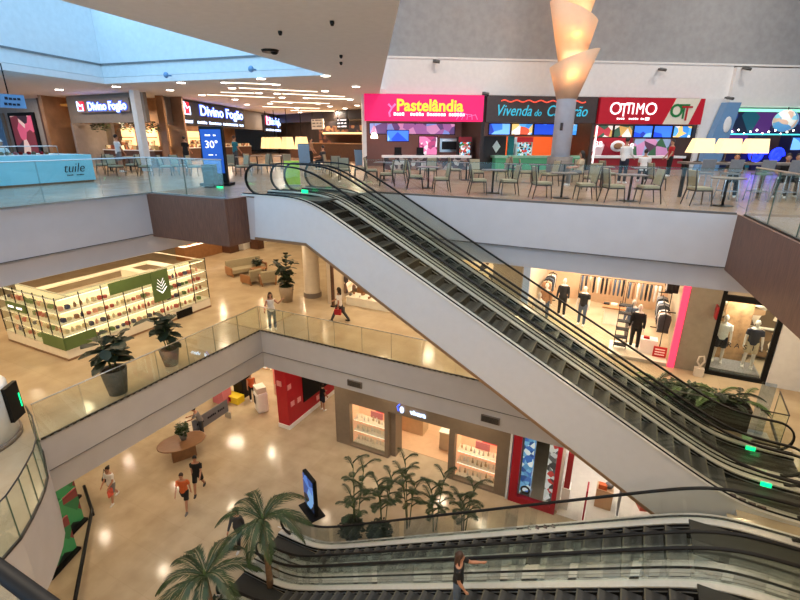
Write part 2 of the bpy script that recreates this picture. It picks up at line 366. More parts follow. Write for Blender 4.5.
# ================================================================ escalators
def softplus(v, k=.3): return v if v/k > 30 else k*math.log1p(math.exp(v/k))
def escalator(label, xt, zt, xb, zb, y0, W, ext_t, ext_b, step_w, trussb, dk=.28, flip=False, cladding='truss_panel', under=1.2, group='escalators'):
    "one escalator; xt,xb knuckles (top, bottom); y0 near outer edge; W width"
    sgn = 1 if xb > xt else -1; run = abs(xb-xt); mm = (zt-zb)/run
    def z(x):
        u_ = (x-xt)*sgn; return zt-mm*(softplus(u_)-softplus(u_-run))
    xa, xe = xt-sgn*ext_t, xb+sgn*ext_b
    N = 90; X = [xa+(xe-xa)*i/N for i in range(N+1)]
    t = thing('escalator', label, 'escalator', (xt, y0, 0), group=None)
    ox, oy = xt, y0
    def sweep(name, sec, mt, X=X, dz=0, smooth=False, mt2=None):
        m = MB(); rings = []
        for x in X: rings.append([m.bm.verts.new((x-ox, y, z(x)+h+dz)) for y, h in sec])
        for A, B in zip(rings, rings[1:]):
            for i in range(len(sec)): m.face([A[i], A[(i+1)%len(sec)], B[(i+1)%len(sec)], B[i]])
        m.face(rings[0]); m.face(rings[-1][::-1]); return m.build(name, mt, t)
    rect = lambda a, b, c, d: [(a,c),(b,c),(b,d),(a,d)]
    dko = dk
    # truss with plain cladding
    m = MB(); Xi = X[::3]
    bot = [(x-ox, zz) for x, zz in trussb]; Xi = [x for x in Xi if (x-trussb[0][0])*sgn >= 0] if cladding == 'truss_panel' else Xi
    for ya, yb_, dz in ((.02,.06,.06),(W-.06,W-.02,.06),(.06,W-.06,-.33)):
        m.xz([(x-ox, z(x)+dz) for x in Xi]+bot[::-1], ya, yb_)
    m.build('truss', cladding, t)
    if cladding == 'truss_panel':
        m = MB()
        for (x1, z1), (x2, z2) in zip(bot, bot[1:]):
            m.xz([(x1,z1-.05),(x2,z2-.05),(x2,z2+.03),(x1,z1+.03)], -.012, .02)
        m.build('edge_strip', 'copper', t)
    sweep('deck', rect(0, dko, .05, .10), 'deck_steel'); sweep('deck', rect(W-dko, W, .05, .10), 'deck_steel')
    sweep('skirt', rect(dko-.02, dko+.03, -.3, .07), 'black'); sweep('skirt', rect(W-dko-.03, W-dko+.02, -.3, .07), 'black')
    sweep('skirt_strip', rect(dko+.03, dko+.045, .0, .02), 'steel'); sweep('skirt_strip', rect(W-dko-.045, W-dko-.03, .0, .02), 'steel')
    sweep('newel_base', rect(dko*.3, dko*.42, .10, .13), 'black'); sweep('newel_base', rect(W-dko*.42, W-dko*.3, .10, .13), 'black')
    # balustrades
    Hh = .93
    for yb in (dko*.62, W-dko*.62):
        # glass between end caps (rounded)
        m = MB(); lo = []; hi = []; r = (Hh-.12)/2
        Xg = [x for x in X if (x-xa)*sgn >= r-.01 and (xe-x)*sgn >= r-.01]
        outline = [(x, z(x)+Hh) for x in Xg]
        cx2, cz2 = Xg[-1], z(Xg[-1])+.12+r
        arc2 = [(cx2+sgn*r*math.sin(a), cz2+r*math.cos(a)) for a in [math.pi*k/12 for k in range(1, 12)]]
        low = [(x, z(x)+.12) for x in Xg]
        cx1, cz1 = Xg[0], z(Xg[0])+.12+r
        arc1 = [(cx1-sgn*r*math.sin(a), cz1-r*math.cos(a)) for a in [math.pi*k/12 for k in range(1, 12)]]
        for (a, b) in zip(range(len(Xg)-1), range(1, len(Xg))):
            m.box  # strips as thin quads on two sides
            for yy in (yb-.006, yb+.006): m.quad((Xg[a]-ox,yy,low[a][1]),(Xg[b]-ox,yy,low[b][1]),(Xg[b]-ox,yy,outline[b][1]),(Xg[a]-ox,yy,outline[a][1]))
        for yy in (yb-.006, yb+.006):
            m.face([m.bm.verts.new((x-ox,yy,zz)) for x, zz in [outline[-1]]+arc2+[low[-1]]])
            m.face([m.bm.verts.new((x-ox,yy,zz)) for x, zz in [low[0]]+arc1+[outline[0]]])
        m.build('balustrade_glass', 'glass_green', t)
        m = MB(); path = [low[0]]+arc1+outline+arc2+[low[-1]]
        path = [path[0]]+[p for i, p in enumerate(path[1:]) if math.dist(p, path[i]) > 1e-4]
        rings = []
        for i, p in enumerate(path):
            a = path[max(0,i-1)]; b = path[min(len(path)-1,i+1)]; dx, dz_ = b[0]-a[0], b[1]-a[1]; l = math.hypot(dx,dz_) or 1; nx, nz = -dz_/l*sgn, dx/l*sgn
            rings.append([m.bm.verts.new((p[0]-ox+nx*q, yb+w_, p[1]+nz*q)) for w_, q in ((-.038,-.012),(.038,-.012),(.038,.018),(.02,.032),(-.02,.032),(-.038,.018))])
        for A, B in zip(rings, rings[1:]): m.bridge(A, B, False)
        m.face(rings[0][::-1]); m.face(rings[-1]); m.build('handrail', 'black_rubber', t)
    # landings
    for (a, b, zz) in ((xa, xt+sgn*.35, zt), (xb-sgn*.35, xe, zb)):
        a, b = sorted((a, b)); m = MB().box(a-ox, b-ox, dko+.045, W-dko-.045, zz-.04, zz+.005); m.build('comb_plate', 'comb', t)
    # steps
    first = None; sy0, sy1 = dko+.05, W-dko-.05; n = int(run/.405*1.0)+1
    for i in range(n):
        x = xt+sgn*(.35+(i+.5)*(run-.5)/n); zc = z(x)-.0
        if first is None:
            m = MB(); q = sgn*.2
            m.m(0).cbox((0,(sy0+sy1)/2,-.01), (.40, sy1-sy0, .02))
            m.m(1).cbox((q,(sy0+sy1)/2,-.12), (.02, sy1-sy0, .22)); m.m(2).cbox((q*.97,(sy0+sy1)/2,.002), (.03, sy1-sy0, .006))
            first = m.build('step', ['step_tread','step_riser',mat('nosing', s(84,80,66), .5)], t); o = first
        else:
            o = first.copy(); COL.objects.link(o); o.parent = t
        o.location = (x-ox, 0, zc)
    return t, z
tA = [(-10.1,10.8),(-8.2,10.8),(1.66,5.21),(2.6,4.95),(4.6,4.95)]
A1, zA = escalator('upper escalator with the plain light side panel, black stairs from middle to upper floor', -8.15, 12.0, 3.1, 6.0, 10.5, 1.45, 2.35, 1.6, .9, tA)
A2, _ = escalator('upper escalator hidden behind the nearer one, against the food court fascia', -8.15, 12.0, 3.1, 6.0, 11.96, 1.45, 2.1, 1.6, .9, tA)
tB = [(4.3,4.95),(3,4.95),(-7.2,-.6),(-10.2,-.6)]
tB = [(4.3,4.9),(3.0,4.9),(-6.6,-.05),(-10.2,-.05)]
B1, zB = escalator('lower escalator with empty black steps, second from the bottom of the picture', 2.5, 6.0, -8.0, 0.0, 8.42, 1.68, 1.9, 1.7, 1.0, tB, dk=.32, cladding='deck_steel')
B2, _ = escalator('lower escalator at the bottom edge with the person in black riding on it', 2.5, 6.0, -8.0, 0.0, 6.72, 1.68, 1.9, 1.7, 1.0, tB, dk=.32, cladding='deck_steel')
# green direction lights
for (x, y, z_, par) in ((3.75,12.98,6.16,A2),(3.8,11.52,6.16,A1),(-8.9,11.52,12.16,A1)):
    m = MB(); m.cbox((0,0,0), (.2,.05,.09)); m.build('direction_light', 'green_led', par, (x-par.location.x, y-par.location.y, z_))
# red warning labels on the decks
mat('warn', s(90,70,72), .5, noise=.9, scale=30, kind='voronoi')
for (x, y, par, zf) in ((-1.05,8.3,B1,zB),(3.0,10.6,A1,zA),):
    for k in range(4): MB().cbox((0,0,0),(.16,.12,.006)).build('warning_label', 'warn', par, (x+k*.19-par.location.x, (.14 if par is A1 else 1.54), zf(x+k*.19)+.108))
# ================================================================ food court on the upper floor
FA = R(32); FO = Vector((-13.84, 23.59, 0)); FX = Vector((math.cos(FA), math.sin(FA), 0)); FN = Vector((-math.sin(FA), math.cos(FA), 0))
def fp(s_, d, z=0): v = FO+FX*s_+FN*d; return (v.x, v.y, z)
def fpix(x, y, d=0.):
    r = ray(x, y); n = FN; t = (FO+FN*d).dot(n)/r.dot(n); q = r*t; return ((q-FO).dot(FX), CZ+q.z)
def fbuild(m, name, mats, parent=None): return m.build(name, mats, parent, (0,0,0) if parent else (FO.x,FO.y,0), 0 if parent else FA)
def fthing(name, label, cat, group=None): return thing(name, label, cat, (FO.x,FO.y,0), FA, group)
# structure: white wall over the stalls, grey hall wall, cheeks
m = MB(); m.box(-.4,21.4,.15,.45,16.05,17.85); m.box(19.75,21.4,.0,.45,12,16.05); m.box(21.4,34,-.1,.3,15.6,17.7); m.box(-.1,-.05,.2,.5,12,17.85)
struct(fbuild(m, 'wall_food_court', 'white_wall'))
m = MB(); m.box(-.3,40,.55,.8,17.6,25); struct(fbuild(m, 'wall_upper_hall', 'grey_wall'))
m = MB(); m.box(-.5,40,.1,.6,17.8,17.9); struct(fbuild(m, 'trim_6', 'white_wall'))
for a, b in ((-.05,.1),(6.62,6.8),(13.2,13.4),(19.7,19.85)):
    m = MB(); m.box(a,b,.0,5,12,16); struct(fbuild(m, 'wall_stall', 'dark_wood' if a > 6 else 'white_wall'))
m = MB(); m.box(0,19.8,5,5.2,12,16); struct(fbuild(m, 'wall_stall', mat('stall_back', s(120,90,84), .6)))
m = MB(); m.box(0,34,.05,6,15.7,15.8); struct(fbuild(m, 'ceiling', 'white_wall'))
for a_, c_ in ((1.2,(1,.8,.75)),(4.6,(1,.85,.8)),(8.5,(.8,.9,1)),(11.8,(1,.7,.5)),(15,(.9,.95,1)),(18.3,(1,.9,.85))):
    p = fp(a_, 1.6, 15.6); arealight(p, 1.0, 90, c_)
mat('pink_sign', s(226,16,96), .5, emit=.55, ecol=s(236,20,104), noise=.06, scale=1.5)
mat('brown_sign', s(70,58,56), .5, noise=.1); mat('red_sign', s(176,12,36), .5, emit=.15, ecol=s(196,16,40)); mat('cream_sign', s(220,210,190), .5, emit=.1, ecol=s(226,218,198))
emat('yellow_letter', s(255,190,50), 1.0); emat('white_letter', s(255,245,245), 1.2); emat('cyan_neon', s(50,160,185), .9); emat('orange_neon', s(230,80,60), .9)
mat('green_letter', s(30,120,60), .4); mat('red_letter', s(190,30,40), .4); emat('pink_letter', s(250,110,170), .9)
sg = lambda a, b, z0, z1, d0=-.25, d1=.05: MB().box(a,b,d0,d1,z0,z1)
RX = R(90)
# pink sign
t = fthing('stall_sign', 'bright pink illuminated food stall sign with yellow lettering', 'sign')
fbuild(sg(.0,6.62,14.64,16.0), 'panel', 'pink_sign', t)
text('Pastelândia', .84, 'yellow_letter', t, (3.6,-.27,15.42), (RX,0,0), bold=.025)
marks(26, 4.0, .17, 'white_letter', t, (3.6,-.26,15.0))
m = MB(); m.tube([(1.3,-.27,15.5),(1.5,-.27,15.3),(1.35,-.27,15.05),(1.4,-.27,14.85)], .06, 5); m.tube([(1.7,-.27,15.5),(1.5,-.27,15.3)], .06, 5); fbuild(m, 'emblem', 'pink_letter', t)
m = MB()
for k in range(5): m.tube([(5.0+.2*k,-.27,15.3-.1*k),(5.3+.22*k,-.27,15.0),(5.1+.3*k,-.27,14.75)], .02, 4)
fbuild(m, 'wheat_drawing', 'pink_letter', t)
# brown sign with the neon name
t = fthing('stall_sign', 'dark brown food stall sign with cyan script and orange wavy line', 'sign')
fbuild(sg(6.8,13.2,14.62,16.0), 'panel', 'brown_sign', t)
text('Vivenda', .82, 'cyan_neon', t, (8.35,-.27,15.22), (RX,0,0), shear=.3, sx=.8, ext=.02); text('do', .5, 'cyan_neon', t, (9.75,-.27,15.12), (RX,0,0), shear=.3, sx=.8, ext=.02); text('Camarão', .82, 'cyan_neon', t, (11.45,-.27,15.22), (RX,0,0), shear=.3, sx=.8, ext=.02)
m = MB(); m.tube([(7.6+.1*k,-.28,15.73+.05*math.sin(k*.9)) for k in range(50)], .035, 5); fbuild(m, 'wavy_line', 'orange_neon', t)
# red sign
t = fthing('stall_sign', 'red food stall sign with white lettering and a slanted cream panel', 'sign')
m = MB(); m.box(13.4,19.75,-.25,.05,14.6,16.0); fbuild(m, 'panel', 'red_sign', t)
m = MB(); m.xz([(17.35,14.6),(18.95,14.6),(19.45,16.0),(17.95,16.0)], -.28, -.25); fbuild(m, 'slanted_panel', 'cream_sign', t)
text('O', .95, 'white_letter', t, (14.35,-.27,15.38), (RX,0,0)); text('O', .95, 'white_letter', t, (16.5,-.27,15.38), (RX,0,0)); text('M', .86, 'white_letter', t, (15.83,-.27,15.38), (RX,0,0), sx=.8)
text('T', 1.0, 'white_letter', t, (14.85,-.27,15.3), (RX,0,0), sx=.8); text('T', .86, 'white_letter', t, (15.14,-.27,15.4), (RX,0,0), sx=.8); text('I', .86, 'white_letter', t, (15.4,-.27,15.38), (RX,0,0))
marks(14, 1.7, .1, 'white_letter', t, (15.35,-.26,14.88)); MB().cbox((0,0,0),(.24,.03,.16)).build('accent_dot','white_letter',t,(16.35,-.27,14.88))
text('O', 1.0, 'green_letter', t, (18.05,-.3,15.3), (RX,0,0), bold=.02); text('T', 1.15, 'green_letter', t, (18.5,-.3,15.25), (RX,0,0)); text('T', 1.15, 'red_letter', t, (18.68,-.32,15.15), (RX,0,0))
# stall counters and fittings
def counter(s0, s1, name, label, top, front, z=12.78, d=.35):
    t = fthing(name, label, 'counter')
    m = MB(); m.box(s0+.1,s1-.1,d,d+.7,12,z-.1); fbuild(m, 'body', front, t)
    m = MB(); m.box(s0,s1,d-.12,d+.8,z-.1,z+.03); fbuild(m, 'worktop', top, t); return t
img_mat('pixel_tiles', [s(90,60,60),s(200,190,180),s(150,110,90),s(60,40,40),s(180,160,150)], 4)
c = counter(1.0,6.2,'service_counter','long white topped counter of the pink food stall','white','pixel_tiles')
c2 = counter(7.6,13.1,'service_counter','pale green glass fronted counter of the brown food stall',mat('pale_green', s(150,200,170), .2),mat('green_glassy', s(80,150,110), .1, emit=.25))
c3 = counter(13.5,19.6,'service_counter','white and red counter of the red food stall','white',mat('dim_red', s(150,30,40), .5))
def tvscreen(a, b, z0, z1, d, mt, label, name='menu_screen', cat='screen', group=None):
    t = fthing(name, label, cat, group); m = MB(); m.box(a,b,d,d+.08,z0,z1); fbuild(m, 'frame', 'black', t); m = MB(); m.box(a+.04,b-.04,d-.012,d,z0+.04,z1-.04); fbuild(m, 'picture', mt, t); return t
img_mat('screen_blue', [s(30,70,200),s(60,120,240),s(120,180,250),s(40,60,160)], 1.5, 1.0)
img_mat('screen_food', [s(60,140,220),s(240,240,235),s(220,90,60),s(90,170,230),s(240,200,120)], 2.2, .9)
img_mat('screen_food2', [s(80,110,90),s(230,225,210),s(180,60,70),s(200,160,90),s(60,90,70)], 2.2, .8)
img_mat('menu_pink', [s(150,100,160),s(120,150,210),s(200,150,190),s(90,70,120)], 1.6, .5)
tvscreen(.3,5.4,13.95,14.6,1.3,'menu_pink','pinkish menu band across the back of the pink food stall','menu_board','menu board')
tvscreen(1.3,2.6,13.55,14.2,.9,'screen_blue','wall television inside the left half of the pink food stall')
img_mat('poster_pink', [s(220,120,170),s(230,220,230),s(170,60,110),s(120,60,100)], 4, .4)
tvscreen(3.4,4.6,12.75,13.9,2.6,'poster_pink','pink poster at the back of the pink food stall','poster','poster')
def oven(a, z):
    t = fthing('oven', 'steel oven with dark glass door inside the pink food stall', 'oven'); m = MB(); m.box(a,a+1.5,2.6,3.3,z,z+.8); fbuild(m,'body','steel',t); m = MB(); m.box(a+.12,a+1.3,2.56,2.6,z+.15,z+.62); fbuild(m,'door','black',t)
    m = MB(); m.tube([(a+.15,2.54,z+.7),(a+1.3,2.54,z+.7)], .02, 5); fbuild(m, 'handle', 'white', t)
oven(4.75,12.95)
def fridge(a, label, top, body, w=.85, z0=12.1, h=1.75, d=1.2):
    t = fthing('drinks_fridge', label, 'fridge'); m = MB(); m.box(a,a+w,d,d+.6,z0,z0+h); fbuild(m,'cabinet',body,t)
    m = MB(); m.box(a+.08,a+w-.08,d-.03,d,z0+.2,z0+h-.3); fbuild(m,'door',img_mat('bottles',[s(200,60,50),s(230,230,230),s(60,120,60),s(120,200,230),s(40,30,30)],9,.6),t)
    m = MB(); m.box(a,a+w,d-.05,d+.02,z0+h-.28,z0+h); fbuild(m,'top_panel',top,t)
    m = MB()
    for k in range(3): m.box(a+.08,a+w-.08,d-.05,d-.03,z0+.45+k*.35,z0+.49+k*.35)
    fbuild(m,'shelf','white',t)
fridge(5.6, 'black drinks fridge at the right end of the pink food stall', 'dim_red', 'black', d=.55+.6, w=.8)
fridge(9.2, 'red topped drinks fridge in the brown food stall', mat('bright_red', s(210,40,44), .4, emit=.3), 'white', w=1.0)
for k, (a, z) in enumerate(((1.7,12.9),(3.0,12.9))):
    t = fthing('cash_register', ['black till on the pink stall counter, left one','black till on the pink stall counter, right one'][k], 'till')
    m = MB(); m.box(a,a+.45,.5,.85,12.82,12.9); fbuild(m,'base','black',t); m = MB(); m.box(a+.02,a+.43,.62,.68,12.9,13.25); fbuild(m,'monitor','black',t)
t = fthing('pendant_lamp', 'small glowing pendant lamp at the left end of the pink food stall', 'lamp')
m = MB(); m.tube([(.55,.5,15.7),(.55,.5,14.05)], .015, 4); fbuild(m,'cord','black',t); m = MB(); m.lathe([(.03,0),(.16,-.12),(.2,-.3),(.15,-.32)],(.55,.5,14.05),12); fbuild(m,'shade','lamp_warm',t)
# brown stall
for k in range(4):
    tvscreen(7.15+1.35*k,8.45+1.35*k,13.95,14.6,.35,'screen_food' if k%2 else 'screen_blue', ['first','second','third','fourth'][k]+' blue menu screen from the left above the brown food stall')
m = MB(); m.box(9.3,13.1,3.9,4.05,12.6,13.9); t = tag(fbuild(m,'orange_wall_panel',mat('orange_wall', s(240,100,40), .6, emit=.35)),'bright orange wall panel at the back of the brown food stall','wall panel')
m = MB(); m.box(6.9,8.6,1.4,1.55,12.0,13.9); t = tag(fbuild(m,'wooden_partition','dark_wood'),'dark wooden partition with a pale diamond in the brown food stall','partition')
p = fbuild(MB().xz([(7.75,13.3),(8.0,12.95),(8.25,13.3),(8.0,13.65)],1.34,1.39),'diamond','white',None); p.parent = t; p.location = (0,0,0); p.rotation_euler = (0,0,0)
m = MB(); m.box(8.75,9.1,1.4,1.6,12.0,13.9); tag(fbuild(m,'teal_door_frame',mat('teal', s(40,130,130), .5)),'narrow teal upright beside the wooden partition','upright')
# red stall
mm_ = ['screen_food2','screen_food2','screen_blue','screen_blue','screen_food']
for k in range(5):
    tvscreen(13.5+1.25*k,14.68+1.25*k,13.85,14.55,.3,mm_[k],['leftmost','second','middle','fourth','rightmost'][k]+' menu screen of the row above the red food stall counter')
img_mat('red_mural', [s(150,24,40),s(140,20,36),s(220,190,190),s(120,16,30),s(160,30,44)], 1.5, .25)
t = fthing('painted_mural','dark red wall mural with a round dish picture behind the red stall counter','mural')
m = MB(); m.box(13.5,17.2,2.2,2.3,12.5,13.85); fbuild(m,'panel','red_mural',t)
m = MB(); m.ell((16.2,2.16,13.35),(.5,.04,.35),14,6); fbuild(m,'dish_picture','white',t); m = MB(); m.ell((16.2,2.11,13.35),(.3,.04,.2),12,6); fbuild(m,'food_picture','wood_light',t)
text('28',.6,'white_letter',t,(17.0,2.15,13.3),(RX,0,0)); text('38',.5,'white_letter',t,(14.9,2.15,13.45),(RX,0,0))
m = MB(); m.box(17.2,19.7,1.9,2.0,12.6,13.8); t = tag(fbuild(m,'landscape_poster',img_mat('landscape',[s(200,190,210),s(200,140,180),s(60,100,70),s(150,170,200),s(90,60,80)],1.6,.45)),'pale landscape mural with green trees right of the red mural','mural')
m = MB(); m.tube([(13.42,-.2,12.1),(13.42,-.2,14.5)],.05,6); tag(fbuild(m,'light_tube','white_letter'),'white glowing upright strip between the brown and the red stall','light')
# blue column left of the arcade and arcade front
mat('blue_panel', s(110,150,190), .4); mat('arcade_dark', s(20,18,60), .6, emit=.15); emat('blue_led', s(30,50,255), 2.2); emat('cyan_led', s(80,220,230), 1.3)
t = fthing('slanted_pillar','slanted light blue pillar with an oval emblem beside the games arcade','pillar')
m = MB(); m.xz([(19.9,12),(21.2,12),(21.75,15.8),(20.9,15.8)],-.6,-.1); fbuild(m,'body','blue_panel',t); m = MB(); m.ell((21.15,-.62,14.6),(.25,.05,.45),12,6); fbuild(m,'emblem','white',t)
t = fthing('games_arcade','dark games arcade front with green and blue light lines at the right edge','arcade')
m = MB(); m.box(21.6,34,2.6,2.8,12,15.6); fbuild(m,'back_wall',img_mat('arcade_wall',[s(24,20,70),s(40,60,130),s(20,30,60),s(90,40,120),s(30,90,110),s(50,30,40)],.9,.5),t)
m = MB(); m.box(21.5,34,-.2,.0,15.35,15.5); fbuild(m,'green_light_strip',emat('green_glow', s(130,230,180), 1.4),t); m = MB(); m.box(21.5,34,-.2,0,14.05,14.12); fbuild(m,'rail','cyan_led',t)
m = MB(); m.box(21.5,34,-.25,-.05,12.3,13.2); fbuild(m,'low_wall','arcade_dark',t)
for k in range(24): m = MB(); m.ell((21.8+k*.42,1.2,14.25+.12*math.sin(k*2.1)),(.05,.05,.05),6,4); fbuild(m,'light_bulb','lamp_white',t)
t = fthing('globe_light','pale blue and brown globe hanging in the games arcade','globe'); m = MB(); m.ell((25.0,-.4,14.85),(.62,.62,.62),18,12); fbuild(m,'ball',img_mat('globe',[s(130,190,210),s(200,170,150),s(90,150,190),s(220,220,210)],3,.6),t)
m = MB(); m.tube([(25,-.4,15.4),(25,-.4,15.6)],.03,5); fbuild(m,'rod','black',t)
def swirl(a, z, r, label):
    t = fthing('neon_wheel', label, 'neon light'); m = MB()
    m.tube([(a+(r-.012*k)*math.cos(k*.3),-.5,z+(r-.012*k)*math.sin(k*.3)) for k in range(40)], .12, 6); fbuild(m,'ring','blue_led',t)
    m = MB(); m.box(a-.15,a+.15,-.5,-.3,12.0,z-r+.3); fbuild(m,'stand','arcade_dark',t)
swirl(23.6,12.95,.55,'bright blue neon loop left of two in the arcade'); swirl(24.9,12.85,.45,'bright blue neon loop right of two in the arcade')
for k, a in enumerate((26.3,27.6)):
    t = fthing('arcade_machine',['tall arcade machine with a blue lit screen, nearer the globe','tall arcade machine with a blue lit screen at the picture edge'][k],'arcade machine')
    m = MB(); m.xz([(a,12),(a+.9,12),(a+.9,14.2),(a,14.2)],.2,1.0); fbuild(m,'cabinet','arcade_dark',t); m = MB(); m.box(a+.1,a+.8,.15,.2,13,13.9); fbuild(m,'screen','screen_blue',t); m = MB(); m.box(a,a+.9,-.1,.2,12.8,12.95); fbuild(m,'controls','blue_led',t)
# cameras / small floods on the white wall
for k, (x, y, lb) in enumerate(((435,61,'above the pink sign'),(484,93,'at the corner between pink and brown signs'),(660,69,'above the red sign'),(740,69,'above the arcade'),(723,98,'low beside the slanted pillar'))):
    a, z = fpix(x, y); t = fthing('security_camera','small dark security camera on the white wall '+lb,'camera')
    m = MB(); m.cbox((a,-.02 if x < 700 else -.3,z),(.1,.26,.1)); fbuild(m,'bracket','pot_grey',t); m = MB(); m.tube([(a-.15,-.2 if x < 700 else -.5,z-.03),(a+.22,-.25 if x < 700 else -.55,z-.08)],.08,8); fbuild(m,'body','pot_grey',t)
# ---------------------------------------------------------------- column with lantern shades
cxy = onY(560,160,25.0); cx_, cyy = up(559,170,12.0)
cx_, cyy = -3.5, 25.3
t = thing('lantern_column','tall grey column wrapped in three stacked glowing cone shades','column',(cx_,cyy,12))
m = MB(); m.lathe([(.62,0),(.62,.9)],(0,0,0),24); m.build('base', mat('base_stone', s(120,112,106), .5, noise=.1), t)
m = MB(); m.lathe([(.46,.9),(.46,12.9)],(0,0,0),24); m.build('shaft', mat('shaft_grey', s(206,212,224), .4), t)
m = MB(); m.cbox((-.02,-.5,2.3),(.12,.1,.35)); m.build('socket_box','dark_wood',t)
shade = mat('lampshade', s(222,204,182), .7); nt_ = shade.node_tree; tr_ = nt_.nodes.new('ShaderNodeBsdfTranslucent'); tr_.inputs[0].default_value = (*s(240,205,160),1); mx_ = nt_.nodes.new('ShaderNodeMixShader'); mx_.inputs[0].default_value = .45
nt_.links.new(nt_.nodes['Principled BSDF'].outputs[0],mx_.inputs[1]); nt_.links.new(tr_.outputs[0],mx_.inputs[2]); nt_.links.new(mx_.outputs[0],nt_.nodes['Material Output'].inputs[0])
def cone(z0, r0, r1, h, tilt, az):
    m = MB(); n = 40; lo = []; hi = []; lo2 = []; hi2 = []
    for i in range(n):
        a = 2*math.pi*i/n; k = .5+.5*math.cos(a-az); hh = h+tilt*(k-.5); rr = r0+(r1-r0)*(hh/h)**1.1
        for (l_, r_, z_) in ((lo,r0,0),(hi,rr,hh),(lo2,r0-.03,0),(hi2,rr-.03,hh)): l_.append(m.bm.verts.new((r_*math.cos(a),r_*math.sin(a),z0+z_)))
    m.m(0); m.bridge(lo,hi); m.bridge(lo2,hi2); m.m(1); m.bridge(hi,hi2,False); m.bridge(lo,lo2,False)
    m.build('cone_shade',['lampshade','pot_tan'],t)
cone(3.55,.47,1.08,1.75,.75,R(10)); cone(5.15,.58,1.1,2.1,-.9,R(10)); cone(7.0,.58,1.15,2.2,.85,R(10))
for zz in (4.5,6.2,8.1):
    l = bpy.data.lights.new('lamp','POINT'); l.energy = 170; l.color = (1,.72,.42); l.shadow_soft_size = .15
    for a in (R(-70),R(110)):
        o = bpy.data.objects.new('lamp',l); COL.objects.link(o); o.location = (cx_+.68*math.cos(a),cyy+.68*math.sin(a),12+zz)
# ---------------------------------------------------------------- dining chairs and tables
def make_chair():
    t = thing('dining_chair','x','chair')
    m = MB(); m.cbox((0,.02,.45),(.46,.46,.08)); m.build('seat','cream_fabric',t,bevel=.02)
    m = MB(); m.cbox((0,.25,.72),(.42,.05,.42),rx=R(-10)); m.build('backrest','cream_fabric',t,bevel=.015)
    for sx in (-1,1):
        m = MB(); m.tube([(sx*.21,-.2,.42),(sx*.23,-.24,0)],[.022,.014],6); m.build('leg','dark_wood',t)
        m = MB(); m.tube([(sx*.22,.32,.96),(sx*.22,.24,.45),(sx*.23,.33,0)],[.016,.022,.014],6); m.build('leg','dark_wood',t)
    m = MB(); m.cbox((0,-.2,.4),(.44,.03,.04)); m.cbox((0,.22,.4),(.44,.03,.04)); m.cbox((-.21,0,.4),(.03,.42,.04)); m.cbox((.21,0,.4),(.03,.42,.04)); m.build('seat_frame','dark_wood',t); return t
ch0 = make_chair(); ch_used = False
def chair(x, y, face, label, group=None, z=12):
    "face: direction (deg) the sitter looks"
    global ch_used
    rz = R(face+90)
    if not ch_used: ch_used = True; o = ch0; o.location = (x,y,z); o.rotation_euler = (0,0,rz); o['label'] = label
    else: o = dup(ch0,(x,y,z),rz,label)
    if group: o['group'] = group
    return o
def make_table(top='square'):
    t = thing('dining_table','x','table')
    m = MB(); m.cbox((0,0,.735),(.75,.75,.03)) if top == 'square' else m.lathe([(.42,.72),(.42,.75)],(0,0,0),24); m.build('tabletop','table_top',t)
    m = MB(); m.tube([(0,0,.02),(0,0,.72)],.035,8); m.build('pedestal','dark_metal',t); m = MB(); m.lathe([(.26,0),(.25,.015),(.05,.03)],(0,0,0),16); m.build('foot','dark_metal',t); return t
tb0 = make_table(); tb1 = make_table('round'); tb_used = [0,0]
def table(x, y, label, rnd=False, z=12, rz=.2, group=None):
    k = int(rnd); o = (tb1 if rnd else tb0)
    if tb_used[k]: o = dup(o,(x,y,z),rz,label)
    else: o.location = (x,y,z); o.rotation_euler = (0,0,rz); o['label'] = label; tb_used[k] = 1
    if group: o['group'] = group
VR = math.degrees(-YAW)   # picture-right direction is 26 deg
G = 'dining chairs in the food court'
rows = [(386,190,206,'first'),(416,193,26,'second'),(440,196,206,'third'),(478,198,26,'fourth'),(507,199,206,'fifth'),(541,202,26,'sixth'),(583,204,206,'seventh'),(612,206,26,'eighth'),(645,207,200,'ninth'),(697,209,20,'tenth')]
for x, y, a, nm in rows:
    X, Y = up(x, y-4, 12); chair(X, Y, a+random.uniform(-6,6), 'cream seated dark wood chair in the glass rail row, %s from the left' % nm, G)
for x, y, lb in ((428,191,'between the second and third rail chairs'),(492,196,'between the fourth and fifth rail chairs'),(561,201,'between the sixth and seventh rail chairs'),(628,204,'between the eighth and ninth rail chairs')):
    X, Y = up(x, y-3, 12); table(X, Y, 'square dining table '+lb, group='dining tables')
X, Y = up(722,206,12); table(X, Y, 'round dining table beside the rightmost rail chair', True)
k = 0
for x, y in ((372,181),(399,183),(455,180),(476,183),(500,181),(525,183),(548,186),(606,185),(590,190),(360,178),(345,180),(655,190),(575,182),(515,177),(430,180)):
    X, Y = up(x, y, 12); chair(X, Y, random.choice((26,206,116,-64))+random.uniform(-15,15), 'cream seated chair standing in the rear rows of the food court', 'rear dining chairs')
for x, y in ((384,180),(466,180),(512,182),(537,183),(600,187),(563,181),(641,189),(420,179)):
    X, Y = up(x, y, 12); table(X, Y, 'square table standing in the rear rows of the food court', group='rear dining tables')
